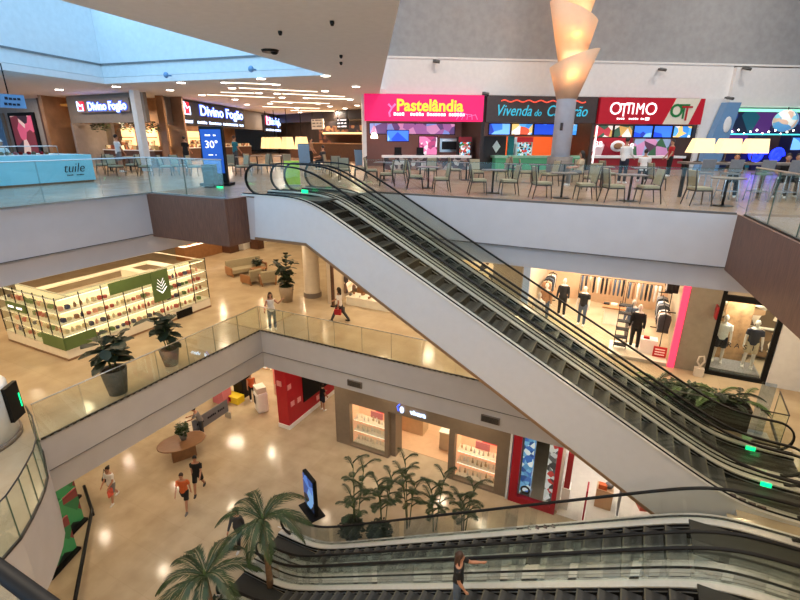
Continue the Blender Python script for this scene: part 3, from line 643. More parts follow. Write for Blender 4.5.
# communal bar table with stools and lamps
bx0 = Vector((*up(684,196,12),0)); bx1 = Vector((*up(800,197,12),0))
bx0 = Vector((1.55,17.2,0)); dB = Vector((math.cos(R(20)),math.sin(R(20)),0)); nB = Vector((-dB.y,dB.x,0))
t = thing('communal_table','long high communal table with lamps on it at the right','table',(bx0.x,bx0.y,12),R(20))
m = MB(); m.box(-.3,4.6,-.35,.35,1.0,1.06); m.build('tabletop','table_top',t)
for a in (-.2,2.1,4.4): m = MB(); m.box(a-.04,a+.04,-.05,.05,0,1.0); m.build('support','dark_metal',t)
for k, a in enumerate((.12,.88,1.64)):
    p = bx0+dB*a; t = thing('table_lamp',['leftmost','middle','rightmost'][k]+' of three lamps with wide cream shades on the communal table','lamp',(p.x,p.y,13.06),R(20))
    m = MB(); m.lathe([(.12,0),(.1,.02),(.02,.04),(.02,.3)],(0,0,0),10); m.build('lamp_base','dark_metal',t)
    m = MB(); a_ = [m.bm.verts.new((sx*.32,sy*.22,.27)) for sx, sy in ((-1,-1),(1,-1),(1,1),(-1,1))]; b_ = [m.bm.verts.new((sx*.25+.05,sy*.16,.68)) for sx, sy in ((-1,-1),(1,-1),(1,1),(-1,1))]
    m.bridge(a_,b_,False); m.build('lamp_shade',mat('shade_glow', s(250,220,170), .7, emit=.8, ecol=s(255,214,150)),t)
def make_stool():
    t = thing('bar_stool','x','stool'); m = MB()
    for sx in (-1,1):
        for sy in (-1,1): m.tube([(sx*.17,sy*.17,.74),(sx*.22,sy*.22,0)],.016,5)
    m.tube([(-.2,-.2,.28),(.2,-.2,.28),(.2,.2,.28),(-.2,.2,.28),(-.2,-.2,.28)],.012,5); m.build('frame',mat('chrome_pale', s(190,205,220), .2, metal=.6),t)
    m = MB(); m.cbox((0,0,.77),(.38,.38,.05)); m.build('seat','c_grey',t); m = MB(); m.cbox((0,-.2,1.0),(.36,.03,.34),rx=R(8)); m.build('backrest','c_grey',t); return t
st0 = make_stool()
for k, a in enumerate((.0,.75,1.6,2.35,3.1,3.85)):
    p = bx0+dB*a-nB*.75; o = st0 if k == 0 else dup(st0); o.location = (p.x,p.y,12); o.rotation_euler = (0,0,R(20)); o['label'] = 'pale metal bar stool at the communal table, %s from the left' % ['first','second','third','fourth','fifth','sixth'][k]; o['group'] = 'bar stools'
# ================================================================ people
def remesh(m, name, mt, parent, vox=.016, sm=2):
    me = m.mesh('tmp', mt); o = bpy.data.objects.new('tmp', me); COL.objects.link(o)
    r = o.modifiers.new('r','REMESH'); r.mode = 'VOXEL'; r.voxel_size = vox; r.use_smooth_shade = True
    k = o.modifiers.new('s','SMOOTH'); k.iterations = sm; k.factor = .5
    dg = bpy.context.evaluated_depsgraph_get(); dg.update()
    me2 = bpy.data.meshes.new_from_object(o.evaluated_get(dg)); bpy.data.objects.remove(o); me2.name = name
    me2.materials.clear(); me2.materials.append(MATS[mt])
    q = bpy.data.objects.new(name, me2); COL.objects.link(q); q.parent = parent; return q
def V(*a): return Vector(a)
def dirv(pitch, side=0):
    "unit vector: pitch 0 = down, 90 = forward (-y), 180 = up; side swings outwards in degrees (signed x)"
    p, q = R(pitch), R(side); return V(math.sin(q)*math.cos(p) if abs(math.cos(p)) > .3 else math.sin(q), -math.sin(p)*math.cos(q), -math.cos(p)*math.cos(q)).normalized()
def person(label, x, y, z, face, h=1.72, top='c_white', legs='c_jeans', skin='skin', hair='hair', hairstyle='short', sleeves='short', shorts=False, skirt=False,
           arms=((10,8,35,4),(10,8,35,4)), thighs=((0,3,0),(0,3,0)), lean=0, seat=None, shoes='c_white', name='person', cat='person', headturn=0, woman=False, headtilt=0, group=None, vox=.016, shirt_long=0):
    "arms: (upper pitch, upper side, forearm pitch, forearm side) left then right; thighs: (thigh pitch, side, knee bend)"
    k = h/1.75; t = thing(name, label, cat, (x,y,z), R(face+90), group)
    L_ = R(lean)
    hipz = seat if seat is not None else None
    def leg(sd, P):
        th, si, kn = P; d1 = dirv(th, sd*si); d2 = dirv(th-kn, sd*si*.5); return d1, d2
    legs_ = [leg(1, thighs[0]), leg(-1, thighs[1])]
    low = min((d1*.43+d2*.43).z for d1, d2 in legs_)
    HZ = (seat+.08 if seat is not None else -low+.07)
    pel = V(0,0,HZ); upv = V(0,-math.sin(L_),math.cos(L_)); fw = V(0,-math.cos(L_),-math.sin(L_))
    def T(a, f=0, x_=0): return pel+upv*a+fw*f+V(x_,0,0)
    shw = .175 if woman else .195; hw = .165 if woman else .155
    torso = [(T(-.09),hw*.8,.10),(T(-.02),hw,.115),(T(.1),hw*.93,.11),(T(.2),(.125 if woman else .145),.095),(T(.33),.155,.105),(T(.43),shw*.93,.105),(T(.49),shw*.8,.085),(T(.53),.09,.065)]
    sh = [T(.455,0,shw-.02), T(.455,0,-shw+.02)]
    A = []
    for i, sd in enumerate((1,-1)):
        up_, us, fp_, fs = arms[i]; d1 = dirv(up_+lean*.0, sd*us); d2 = dirv(fp_, sd*fs)
        el = sh[i]+d1*.29; wr = el+d2*.25; A.append((sh[i], el, wr, d2))
    Lg = []
    for i, sd in enumerate((1,-1)):
        hp = pel+V(sd*.085,0,-.02); d1, d2 = legs_[i]; kn = hp+d1*.43; an = kn+d2*.42; Lg.append((hp, kn, an))
    # body
    m = MB(); m.loft(torso, 14)
    hd = T(.70, .015)+V(0,0,0); m.loft([(T(.49),.06,.06),(T(.56,.0),.052,.055),(T(.62,.01),.05,.055)],10)
    m.ell(hd,(.074,.09,.115),14,10); m.ell(hd+V(0,-.035,-.06),(.052,.055,.055),10,6)
    m.ell(hd+V(0,-.095,-.012),(.012,.02,.022),6,4); m.ell(hd+V(.076,.0,-.01),(.012,.02,.03),6,4); m.ell(hd+V(-.076,.0,-.01),(.012,.02,.03),6,4)
    m.ell(hd+V(0,-.078,-.058),(.026,.014,.010),6,4)
    for i, (a, e, w_, d2) in enumerate(A):
        m.tube([a,a.lerp(e,.4),e,e.lerp(w_,.35),w_],[.055,.05,.04,.042,.026],10)
        sd = 1 if i == 0 else -1
        # palm and fingers
        side = d2.cross(V(sd,0,0)).normalized() if abs(d2.x) < .9 else V(0,0,1); nrm = side.cross(d2).normalized()
        pc = w_+d2*.045; m.tube([w_,w_+d2*.03,w_+d2*.085],[.026,.036,.03],8)
        for q in range(4):
            o_ = side*((q-1.5)*.019); ln = (.06,.072,.067,.052)[q]; b_ = w_+d2*.08+o_
            m.tube([b_,b_+d2*ln*.6+nrm*.006*sd,b_+d2*ln*.85+nrm*.026*sd],[.011,.0105,.009],6)
        b_ = w_+d2*.03+side*-.026; m.tube([b_,b_+d2*.03-side*.022,b_+d2*.062-side*.026],[.013,.012,.010],6)
    for hp, kn, an in Lg:
        m.tube([hp+V(0,0,.02),hp.lerp(kn,.4),kn,kn.lerp(an,.3),an],[.092,.078,.055,.056,.036],12)
        m.ell(an+V(0,-.06,-.045),(.04,.115,.032),10,6)
    remesh(m,'body',skin,t,vox)
    # eyes
    # shirt
    m = MB(); off = .014
    tt = [(c,a+off,b+off) for c,a,b in (torso[:-1] if not skirt else torso[1:-1])]
    if shirt_long: tt = [(T(-.2-.1*shirt_long),hw+.03,.13)]+tt
    m.loft(tt,14)
    fr = {'short':.7,'long':1,'none':.12}[sleeves]
    for a, e, w_, d2 in A:
        if sleeves == 'long': m.tube([a,a.lerp(e,.5),e,e.lerp(w_,.5),w_],[.068,.062,.054,.05,.038],10)
        else: m.tube([a,a.lerp(e,fr)],[.068,.062],10)
    remesh(m,'shirt',top,t,.018,3)
    # trousers / shorts / skirt
    m = MB(); m.loft([(T(-.1),hw*.86,.115),(T(-.02),hw+.012,.125),(T(.06),hw*.98+.012,.12)],14)
    for hp, kn, an in Lg:
        if shorts: m.tube([hp+V(0,0,.02),hp.lerp(kn,.4),hp.lerp(kn,.85)],[.105,.098,.092],12)
        else: m.tube([hp+V(0,0,.02),hp.lerp(kn,.4),kn,kn.lerp(an,.4),an+V(0,0,.01)],[.105,.093,.07,.068,.058],12)
    remesh(m,'shorts' if shorts else 'trousers',legs,t,.018,3)
    for hp, kn, an in Lg:
        m = MB(); m.ell(an+V(0,-.055,-.045),(.05,.135,.04),10,6); m.tube([an+V(0,0,.03),an+V(0,0,-.04)],[.046,.05],8); m.build('shoe',shoes,t)
    # hair and eyes
    if hairstyle:
        m = MB(); m.ell(hd+V(0,.014,.03),(.085,.096,.105),14,8)
        if hairstyle == 'long':
            m.loft([(hd+V(0,.05,.05),.085,.07),(hd+V(0,.075,-.08),.088,.05),(hd+V(0,.09,-.2),.08,.04),(hd+V(0,.085,-.3),.06,.03)],12)
            for sd in (1,-1): m.tube([hd+V(sd*.07,.0,.03),hd+V(sd*.085,.02,-.08),hd+V(sd*.09,.0,-.2)],[.03,.03,.02],8)
        if hairstyle == 'bun': m.ell(hd+V(0,.1,.08),(.045,.045,.045),10,6)
        if hairstyle == 'cap': m.ell(hd+V(0,-.1,.05),(.06,.07,.012),10,4)
        q = remesh(m,'cap' if hairstyle == 'cap' else 'hair',hair,t,.014,2)
        # keep the face clear
        bm_ = bmesh.new(); bm_.from_mesh(q.data)
        dead = [v for v in bm_.verts if v.co.y < hd.y-.055 and v.co.z < hd.z+.035 and hairstyle != 'cap']
        bmesh.ops.delete(bm_, geom=dead, context='VERTS'); bm_.to_mesh(q.data); bm_.free()
    if name == 'person':
        for sd in (1,-1): m = MB(); m.ell(hd+V(sd*.03,-.083,.01),(.012,.008,.008),8,4); m.build('eye','black',t)
    for o in t.children: o.scale = (k,k,k)
    t['_h'] = 0; del t['_h']
    return t, A, T, k
def held(name, label, cat, t, p, mb, mt, k=1):
    "a thing somebody holds: top-level, placed at a point of the holder's space"
    bpy.context.view_layer.update()
    w_ = t.matrix_world @ (Vector(p)*k); return tag(mb.build(name, mt, None, w_, t.rotation_euler.z), label, cat)
walkA = ((-18,6,0,4),(28,6,50,-4)); walkL = ((22,2,8),(-18,2,14))
def px_person(px, py, z, **kw): X, Y = up(px, py, z); return X, Y
PF = 90-26.17+26.17*2   # unused
CAMDIR = lambda x, y: math.degrees(math.atan2(-y, -x))
# ---- ground floor
X, Y = up(115,500,0); t, A, T, k = person('woman in white top and grey shorts walking on the ground floor with bags',X,Y,0,-70,1.66,top='c_white',legs='c_grey',shorts=True,hair='hair',hairstyle='bun',woman=True,arms=((25,10,60,-10),(15,10,50,0)),thighs=walkL)
m = MB(); m.ell((0,0,0),(.1,.17,.16),12,8); m.tube([(0,.1,.12),(0,.02,.42),(0,-.1,.12)],.012,5); held('shoulder_bag','black round bag at the side of the walking woman in white','bag',t,T(.14,-.08,-.27),m,'c_black',k)
m = MB(); m.cbox((0,0,0),(.05,.24,.3)); m.tube([(0,-.07,.15),(0,-.05,.24),(0,.05,.24),(0,.07,.15)],.008,5); held('paper_bag','red and white paper bag carried by the walking woman in white','bag',t,tuple(A[0][2]+V(.03,-.02,-.25)),m,mat('bag_red', s(214,90,70), .7, noise=.4, scale=5),k)
X, Y = up(187,508,0); person('person in orange t-shirt and dark shorts walking below the round wooden table',X,Y,0,-60,1.72,top='c_orange',legs='c_black',shorts=True,hair='hair_brown',arms=walkA,thighs=((24,2,8),(-20,2,20)),shoes='c_grey')
X, Y = up(200,491,0); person('person in black t-shirt and black shorts walking beside the person in orange',X,Y,0,-55,1.78,top='c_black',legs='c_black',shorts=True,arms=walkA[::-1],thighs=walkL[::-1],shoes='c_dgrey')
X, Y = up(203,436,0); person('person in grey leaning on the round wooden table behind the tall plant',X,Y,0,-140,1.7,top='c_grey',legs='c_dgrey',skin='skin',lean=20,arms=((40,6,75,0),(40,6,75,0)))
X, Y = up(240,545,0); person('long haired person in dark clothes walking behind the nearest palm',X,Y,0,-75,1.7,top='c_dgrey',legs='c_black',hairstyle='long',hair='hair_brown',woman=True,sleeves='long',arms=walkA,thighs=walkL)
X, Y = up(323,410,0); person('person in dark top and blue skirt shorts standing beside the red shop wall',X,Y,0,70,1.68,top='c_black',legs='c_navy',shorts=True,hairstyle='long',woman=True,arms=((20,15,70,-30),(10,10,30,0)))
X, Y = up(253,400,0); person('person in orange vest standing behind the white kiosk on the ground floor',X,Y,0,-40,1.7,top='c_orange',legs='c_black',sleeves='none')
# ---- middle floor
X, Y = up(273,329,6); person('woman in pale top and blue jeans standing at the glass balcony corner',X,Y,6,CAMDIR(X,Y)+8,1.66,top='c_white',legs='c_jeans',hairstyle='long',hair='hair_brown',woman=True,sleeves='none',arms=((60,45,150,-40),(35,30,60,25)))
X, Y = up(340,321,6); t, A, T, k = person('woman with dark hair in white t-shirt walking along the middle floor carrying bags',X,Y,6,190,1.66,top='c_white',legs='c_dgrey',hairstyle='long',woman=True,arms=((-10,10,5,5),(30,10,60,0)),thighs=((28,2,4),(-22,2,14)),shoes='c_black')
m = MB(); m.cbox((0,0,0),(.1,.3,.24)); m.tube([(0,-.08,.12),(0,-.05,.22),(0,.05,.22),(0,.08,.12)],.01,5); held('shopping_bag','orange red shopping bag carried by the walking woman on the middle floor','bag',t,tuple(A[0][2]+V(.05,.0,-.22)),m,'c_red',k)
m = MB(); m.cbox((0,0,0),(.12,.34,.24)); m.tube([(0,-.08,.12),(0,-.05,.22),(0,.05,.22),(0,.08,.12)],.01,5); held('shopping_bag','black shopping bag behind the walking woman on the middle floor','bag',t,tuple(A[1][2]+V(-.08,.3,-.45)),m,'c_black',k)
# ---- on the lower escalator
yy = 7.56; xx = onY(457,600,yy)[0]; person('person in black t-shirt and jeans on the lower escalator, one arm on the handrail',xx,yy,zB(xx)+.02,10,1.74,top='c_black',legs='c_jeans',hair='hair_brown',hairstyle='long',arms=((60,32,82,22),(8,6,35,0)))
# ---- upper floor
X, Y = up(122,172,12); person('person in white t-shirt standing in front of the left restaurant',X,Y,12,80,1.85,top='c_white',legs='c_grey',shorts=True,arms=((10,12,30,0),(10,12,30,0)))
X, Y = up(188,168,12); person('person in black t-shirt standing left of the blue totem',X,Y,12,100,1.8,top='c_black',legs='c_black')
X, Y = up(237,168,12); person('person in teal top standing right of the blue totem',X,Y,12,80,1.85,top='c_teal',legs='c_dgrey',hair='hair_brown')
X, Y = up(312,166,12); person('person in tan shirt standing beside the pale pillar near the upper escalator top',X,Y,12,20,1.75,top='c_tan',legs='c_black')
X, Y = up(324,170,12); person('person in dark clothes sitting near the upper escalator top',X,Y,12,180,1.7,top='c_dgrey',legs='c_black',seat=.48,thighs=((85,6,85),(85,6,85)),arms=((30,10,80,0),(30,10,80,0)))
X, Y = up(621,183,12); person('person in white shirt standing in front of the red food stall',X,Y,12,CAMDIR(X,Y)+150,1.8,top='c_white',legs='c_navy',sleeves='long',arms=((15,8,60,-5),(15,8,60,-5)))
X, Y = up(641,183,12); person('person in white t-shirt sitting in front of the red food stall',X,Y,12,CAMDIR(X,Y)+180,1.7,top='c_white',legs='c_navy',seat=.5,thighs=((85,6,85),(85,6,85)),arms=((30,10,80,0),(30,10,80,0)))
X, Y = up(667,176,12); person('person in dark green top and red apron behind the red food stall row',X,Y,12,200,1.75,top='c_red',legs='c_black')
for px_, top_, lb, hs, dx in ((702,'c_black','person in black sitting under the leftmost of the three lamps','short',.0),(743,'c_black','person in black with reddish arms sitting between middle and right lamp','short',0),(757,'c_navy','person in navy top sitting behind the rightmost lamp','short',.35),(772,'c_black','person in black leaning forward at the right end of the communal table','short',0)):
    q = up(px_,190,12); P_ = Vector((*q,0)); a = (P_-bx0).dot(dB); P_ = bx0+dB*a+nB*(.75+dx); person(lb,P_.x,P_.y,12,CAMDIR(P_.x,P_.y),1.72,top=top_,legs='c_navy',seat=.46,thighs=((80,6,75),(80,6,75)),arms=((35,12,85,-15),(35,12,85,-15)),lean=12)
X, Y = up(421,178,12); person('person in grey sitting at a table behind the third rail chair',-1.9,19.5,12,200,1.65,top='c_beige',legs='c_grey',seat=.48,thighs=((85,6,85),(85,6,85)),hairstyle='long',woman=True,arms=((30,10,80,0),(30,10,80,0)))
X, Y = onX(24,150,-21.5)[:2]; 
person('person in white cap and shirt working inside the turquoise kiosk',-21.3,9.6,12,20,1.6,top='c_white',legs='c_white',hair='c_white',hairstyle='cap',arms=((30,8,80,0),(30,8,80,0)))
# ================================================================ left wing of the upper floor
class Fr_:
    "a vertical working plane: s along it, d behind it, z up"
    def __init__(s_, p0, p1):
        s_.o = Vector((*p0,0)); v = Vector((*p1,0))-s_.o; s_.len = v.length; s_.x = v.normalized(); s_.n = Vector((-s_.x.y,s_.x.x,0)); s_.a = math.atan2(s_.x.y,s_.x.x)
    def pix(s_, x, y, d=0.):
        r = ray(x, y); t = (s_.o+s_.n*d).dot(s_.n)/r.dot(s_.n); q = r*t; return ((q-s_.o).dot(s_.x), CZ+q.z)
    def thing(s_, name, label, cat, group=None): return thing(name, label, cat, (s_.o.x,s_.o.y,0), s_.a, group)
    def b(s_, m, name, mats, parent=None): return m.build(name, mats, parent, (0,0,0) if parent else (s_.o.x,s_.o.y,0), 0 if parent else s_.a)
    def P(s_, a, d, z=0): v = s_.o+s_.x*a+s_.n*d; return (v.x,v.y,z)
mat('taupe', s(128,116,106), .6, noise=.06); mat('brown_panel', s(84,52,36), .5, noise=.2); mat('white_paint', s(226,228,230), .5)
F1 = Fr_((-34.2,18),(-24.3,18)); F2 = Fr_(up(158,97,15.9), up(277,116,15.9))
# --- first restaurant front
def fpx(fr, x, y): return fr.pix(x, y)
struct(F1.b(MB().box(3.1,10.0,-.05,.15,14.5,16.0),'wall_restaurant','taupe'))
struct(F1.b(MB().box(.1,1.1,-.1,.25,12,16.0),'wall_restaurant','brown_panel')); struct(F1.b(MB().box(2.9,3.1,0.02,2,12,14.5).box(1.1,3.1,2.4,2.6,12,16),'wall_restaurant',mat('portal_grey',s(146,134,128),.6,noise=.08)))
struct(F1.b(MB().box(-14,.1,0,.2,12,16.0),'wall_restaurant',mat('shop_mixed',s(150,140,134),.6,noise=.1)))
struct(F1.b(MB().box(1.5,9.6,2.7,2.8,12,16),'wall_restaurant',mat('rest_back',s(150,110,80),.6,noise=.2,scale=1.5)))
mat('sign_black', s(26,24,28), .4); emat('blue_white', s(190,215,255), 2.2); emat('blue_outline', s(60,90,230), 1.6); emat('logo_red', s(210,30,50), 1.1)
def rest_sign(fr, a, z, w, h, label, strip=True):
    t = fr.thing('restaurant_sign', label, 'sign')
    m = MB(); m.box(a,a+w,-.3,-.05,z,z+h); fr.b(m,'backing','sign_black' if strip else 'taupe',t)
    q = w*.14; lz = z+h*(.68 if strip else .5); sz = h*(.42 if strip else .6)
    m = MB(); m.box(a+.3,a+.3+sz*1.15,-.4,-.3,lz-sz*.6,lz+sz*.6); fr.b(m,'logo_tile','logo_red',t)
    m = MB(); m.tube([(a+.3,-.42,lz+sz*.6),(a+.3,-.42,lz-sz*.6),(a+.3+sz*1.15,-.42,lz-sz*.6),(a+.3+sz*1.15,-.42,lz+sz*.2),(a+.3+sz*.6,-.42,lz),(a+.3,-.42,lz+sz*.6)],.035,5); fr.b(m,'logo_outline','blue_white',t)
    text('Divino Fogão',sz*1.5,'blue_outline',t,(a+w*.6,-.33,lz-.05),(RX,0,0),bold=.05,sx=.9*w/(sz*10))
    text('Divino Fogão',sz*1.5,'blue_white',t,(a+w*.6,-.36,lz-.05),(RX,0,0),bold=.01,sx=.9*w/(sz*10))
    if strip: marks(34,w*.94,h*.13,'blue_white',t,(a+w*.5,-.31,z+h*.14))
    return t
a0, z0 = F1.pix(83,113); a1, z1 = F1.pix(133,98); rest_sign(F1,a0,z0,a1-a0,z1-z0,'glowing blue white restaurant sign with red tile on taupe panel, left of two large ones',strip=False)
# --- second restaurant front
LF = F2.len
struct(F2.b(MB().box(.4,LF,-.05,.15,14.45,15.98),'wall_restaurant','taupe'))
struct(F2.b(MB().box(0,LF+6,7,7.2,12,16),'wall_restaurant','rest_back')); struct(F2.b(MB().box(.2,.4,-.1,.3,12,16),'wall_restaurant','wood_light'))
a0, z0 = F2.pix(180,124); a1, z1 = F2.pix(241,108); rest_sign(F2,a0-.3,14.5,a1-a0,1.42,'large restaurant sign with red tile above the blue totem, text strip below')
a0, z0 = F2.pix(262,130); a1, z1 = F2.pix(277,114); rest_sign(F2,a0,14.3,a1-a0,1.5,'smallest restaurant sign far along the left wing beside the lampshades')
# interiors: lit shelves, hanging plants, counters
emat('warm_niche', s(255,214,150), 1.3)
img_mat('buffet', [s(190,110,60),s(230,200,150),s(120,60,40),s(240,220,180),s(90,60,44),s(170,140,90)], 3.5, .35)
for fr, spans, nm, q0 in ((F1,((3.6,5.2),(5.6,7.4),(7.7,8.4)),'first',3.4),(F2,((2.9,3.7),(4,6.8),(7.4,10.5),(11,14),(14.5,LF)),'second',0)):
    for k, (a, b) in enumerate(spans):
        t = fr.thing('buffet_counter','warm lit buffet counter number %s inside the %s restaurant' % (['one','two','three','four','five'][k],nm),'counter')
        fr.b(MB().box(a,b,3.0-q0*.5,3.5-q0*.5,12,12.95),'body','brown_panel',t); fr.b(MB().box(a,b,2.95-q0*.5,3.55-q0*.5,12.95,13.0),'worktop','white',t); fr.b(MB().box(a+.1,b-.1,3.1-q0*.5,3.4-q0*.5,13.0,13.25),'food_trays','buffet',t)
        t = fr.thing('display_shelf','glowing wall niche with shelves behind buffet counter %s of the %s restaurant' % (['one','two','three','four','five'][k],nm),'shelf')
        fr.b(MB().box(a+.2,b-.2,5.95-q0,6.05-q0,13.2,14.3),'niche','warm_niche',t)
        fr.b(MB().box(a+.2,b-.2,5.75-q0,5.95-q0,13.7,13.75).box(a+.2,b-.2,5.75-q0,5.95-q0,13.2,13.25),'board','brown_panel',t)
        fr.b(MB().box(a+.3,b-.4,5.78-q0,5.9-q0,13.26,13.55),'goods','buffet',t)
def foliage(n, c, r, size, droop=.4, seed=1):
    rn = random.Random(seed); m = MB()
    for i in range(n):
        th = rn.uniform(0,6.283); u_ = rn.uniform(-1,1); q = rn.uniform(.3,1); p = Vector((c[0]+r[0]*q*math.cos(th)*math.sqrt(1-u_*u_),c[1]+r[1]*q*math.sin(th)*math.sqrt(1-u_*u_),c[2]+r[2]*q*u_))
        d = Vector((math.cos(th),math.sin(th),rn.uniform(-droop,.6))).normalized(); w = d.cross(Vector((rn.uniform(-.4,.4),rn.uniform(-.4,.4),1))).normalized()*size*.35; l = size*rn.uniform(.7,1.3)
        m.quad(p,p+d*l*.5+w,p+d*l-Vector((0,0,l*.15)),p+d*l*.5-w,smooth=True)
    return m
for k, (fr, a, z) in enumerate(((F1,4.4,14.35),(F1,6.9,14.3),(F1,8.8,14.3),(F2,1.6,14.2),(F2,3.2,14.0))):
    t = fr.thing('hanging_plant','green trailing plant hanging in the restaurant opening, %s along the wing' % ['first','second','third','fourth','fifth'][k],'plant')
    fr.b(foliage(120,(a,.8,z),(.8,.3,.35),.22,seed=k),'foliage','leaf',t); fr.b(MB().box(a-.6,a+.6,.7,.9,z+.2,z+.26),'planter_rail','dark_metal',t)
t = F1.thing('chandelier','gold chandelier with dangling strands in the left doorway','chandelier')
a, z = F1.pix(60,101); m = MB(); m.lathe([(.9,0),(.95,.12),(.3,.16)],(a,1.0,15.5),16); F1.b(m,'crown',mat('gold',s(200,140,70),.3,metal=.6,emit=.3),t)
for k in range(12): m = MB(); m.tube([(a+.7*math.cos(k*.52),1+.4*math.sin(k*.52),15.5),(a+.6*math.cos(k*.52),1+.3*math.sin(k*.52),14.6-.2*(k%3))],.02,4); F1.b(m,'strand','gold',t)
arealight(F1.P(2.1,1.2,15.6),.5,26,(1,.92,.84))
for p, lb in ((F1.P(6,1.5,15.3),0),(F2.P(3,2.5,15.3),0),(F2.P(8,2.5,15.3),0),(F2.P(14,2.5,15.3),0)): arealight(p,.8,130,(1,.78,.5))
# shop left of the first restaurant: framed openings with coloured goods
img_mat('pink_goods',[s(210,90,120),s(230,190,180),s(120,50,60),s(200,120,100),s(60,40,50)],1.2,.5)
t = F1.thing('shop_window','framed shop window with pink and red goods at the far left','window display'); F1.b(MB().box(-3.6,-.6,-.12,-.02,12.2,15.2),'frame','black',t); F1.b(MB().box(-3.3,-.9,-.16,-.12,12.4,15.0),'goods','pink_goods',t)
t = F1.thing('shop_window','pale shop window behind the hanging banner at the far left','window display'); F1.b(MB().box(-7.6,-4.2,-.12,-.02,12.4,15.2),'frame','taupe',t); F1.b(MB().box(-7.3,-4.5,-.16,-.12,12.6,15.0),'pane','blue_panel',t)
# structural column
m = MB(); m.box(-23.95,-23.6,17.0,17.35,12,16); struct(m.build('wall_pillar','white_paint'))
# --- back of the wing: dark restaurants
F3 = Fr_((-37,41),(-13.2,31.5))
struct(F3.b(MB().box(-6,28,5,5.2,12,16),'wall_back_row',mat('dark_back',s(58,44,40),.6,noise=.4,scale=1.2)))
struct(F3.b(MB().box(-6,28,.0,.3,15.2,16),'wall_back_row',mat('dark_beam',s(52,42,38),.6)))
t = F3.thing('bar_counter','long brown wood bar counter at the far back of the left wing','counter'); F3.b(MB().box(8,23.5,-1.2,-.5,12,13.3),'front','brown_panel',t); F3.b(MB().box(7.9,23.6,-1.3,-.4,13.3,13.38),'worktop','wood_light',t)
t = F3.thing('canopy_shelf','round cream topped bar island behind the brown counter','bar island'); a, z = F3.pix(333,134); m = MB(); m.lathe([(1.5,12.9),(2.6,14.05),(2.7,14.1)],(a,2.2,0),24); F3.b(m,'drum','brown_panel',t); m = MB(); m.lathe([(2.75,14.1),(2.75,14.25)],(a,2.2,0),24); F3.b(m,'rim','warm_niche',t)
for k, (x, w, mt, lb) in enumerate(((323,1.9,'cream_sign','pale grey hanging menu board over the back bar'),(348,1.6,'sign_black','dark hanging menu board right of the pale one'))):
    a, z = F3.pix(x,124); t = F3.thing('menu_board',lb,'menu board'); F3.b(MB().box(a-w/2,a+w/2,-.6,-.5,z-.45,z+.4),'board',mt,t)
    for q in (-.4,.4): F3.b(MB().box(a+q*w-.02,a+q*w+.02,-.57,-.53,z+.4,16),'hanger','dark_metal',t)
    [marks(9,w*.8,.12,'pot_grey' if k == 0 else 'white_letter',t,(a,-.61,z+dz),seed=int(dz*10)+5) for dz in (-.2,.05,.3)]
for k, x in enumerate((267,275.5,287.5,301.5)):
    a, z = F3.pix(x,142,-4); t = F3.thing('cream_lampshade','wide cream glowing lampshade in the left wing, %s from the left' % ['first','second','third','fourth'][k],'lamp')
    w = .5
    m = MB(); A_ = [m.bm.verts.new((a+sx*w,-4+sy*.4,z-.55)) for sx,sy in ((-1,-1),(1,-1),(1,1),(-1,1))]; B_ = [m.bm.verts.new((a+sx*w*.75,-4+sy*.3,z+.4)) for sx,sy in ((-1,-1),(1,-1),(1,1),(-1,1))]; m.bridge(A_,B_,False); F3.b(m,'lamp_shade','shade_glow',t)
    F3.b(MB().box(a-.02,a+.02,-4.02,-3.98,z+.3,16),'cord','black',t)
img_mat('back_bar',[s(70,40,36),s(120,70,50),s(40,30,30),s(160,110,70),s(90,30,40),s(30,26,30)],2.2,.5)
t = F3.thing('bottle_wall','dim back bar wall of bottles and red lights','shelf'); F3.b(MB().box(4,23.5,4.7,4.95,12.9,15.0),'goods','back_bar',t); F3.b(MB().box(4,23.5,4.5,4.7,13.6,13.66).box(4,23.5,4.5,4.7,14.3,14.36),'board','dark_wood',t)
for a in (3,9,15,21): arealight(F3.P(a,1,15.2),.8,140,(1,.7,.42))
# restaurant tables and chairs in the wing
q = 0
for x, y in ((105,174),(118,176),(134,174),(147,176),(168,176),(180,175),(196,176),(252,172),(264,174),(275,172),(290,173),(330,173),(335,176),(243,176),(230,174)):
    X, Y = up(x,y,12); chair(X,Y,random.uniform(0,360),'dark framed cream chair at the restaurant tables of the left wing','wing chairs')
for x, y in ((111,171),(131,171),(174,171),(258,169),(282,169),(236,171)):
    X, Y = up(x,y,12); table(X,Y,'square table among the restaurant chairs of the left wing',group='wing tables')
# pale planters / pillars near the escalator head
for x, lb in ((306,'pale blue grey rectangular planter box, left of two near the escalator head'),(361,'pale blue grey rectangular planter box beside the pink food stall')):
    y0 = 165; X, Y = up(x,y0,12); t = thing('planter_box',lb,'planter',(X,Y,12),.56); hh = 1.35 if x < 320 else 1.0
    m = MB(); a_ = [m.bm.verts.new(p) for p in ((-.38,-.38,0),(.38,-.38,0),(.38,.38,0),(-.38,.38,0))]; b_ = [m.bm.verts.new(p) for p in ((-.45,-.45,hh),(.45,-.45,hh),(.45,.45,hh),(-.45,.45,hh))]; m.bridge(a_,b_,False); m.face(a_); m.face(b_); m.build('box','blue_panel',t); MB().box(-.4,.4,-.4,.4,hh,hh+.03).build('soil','soil',t)
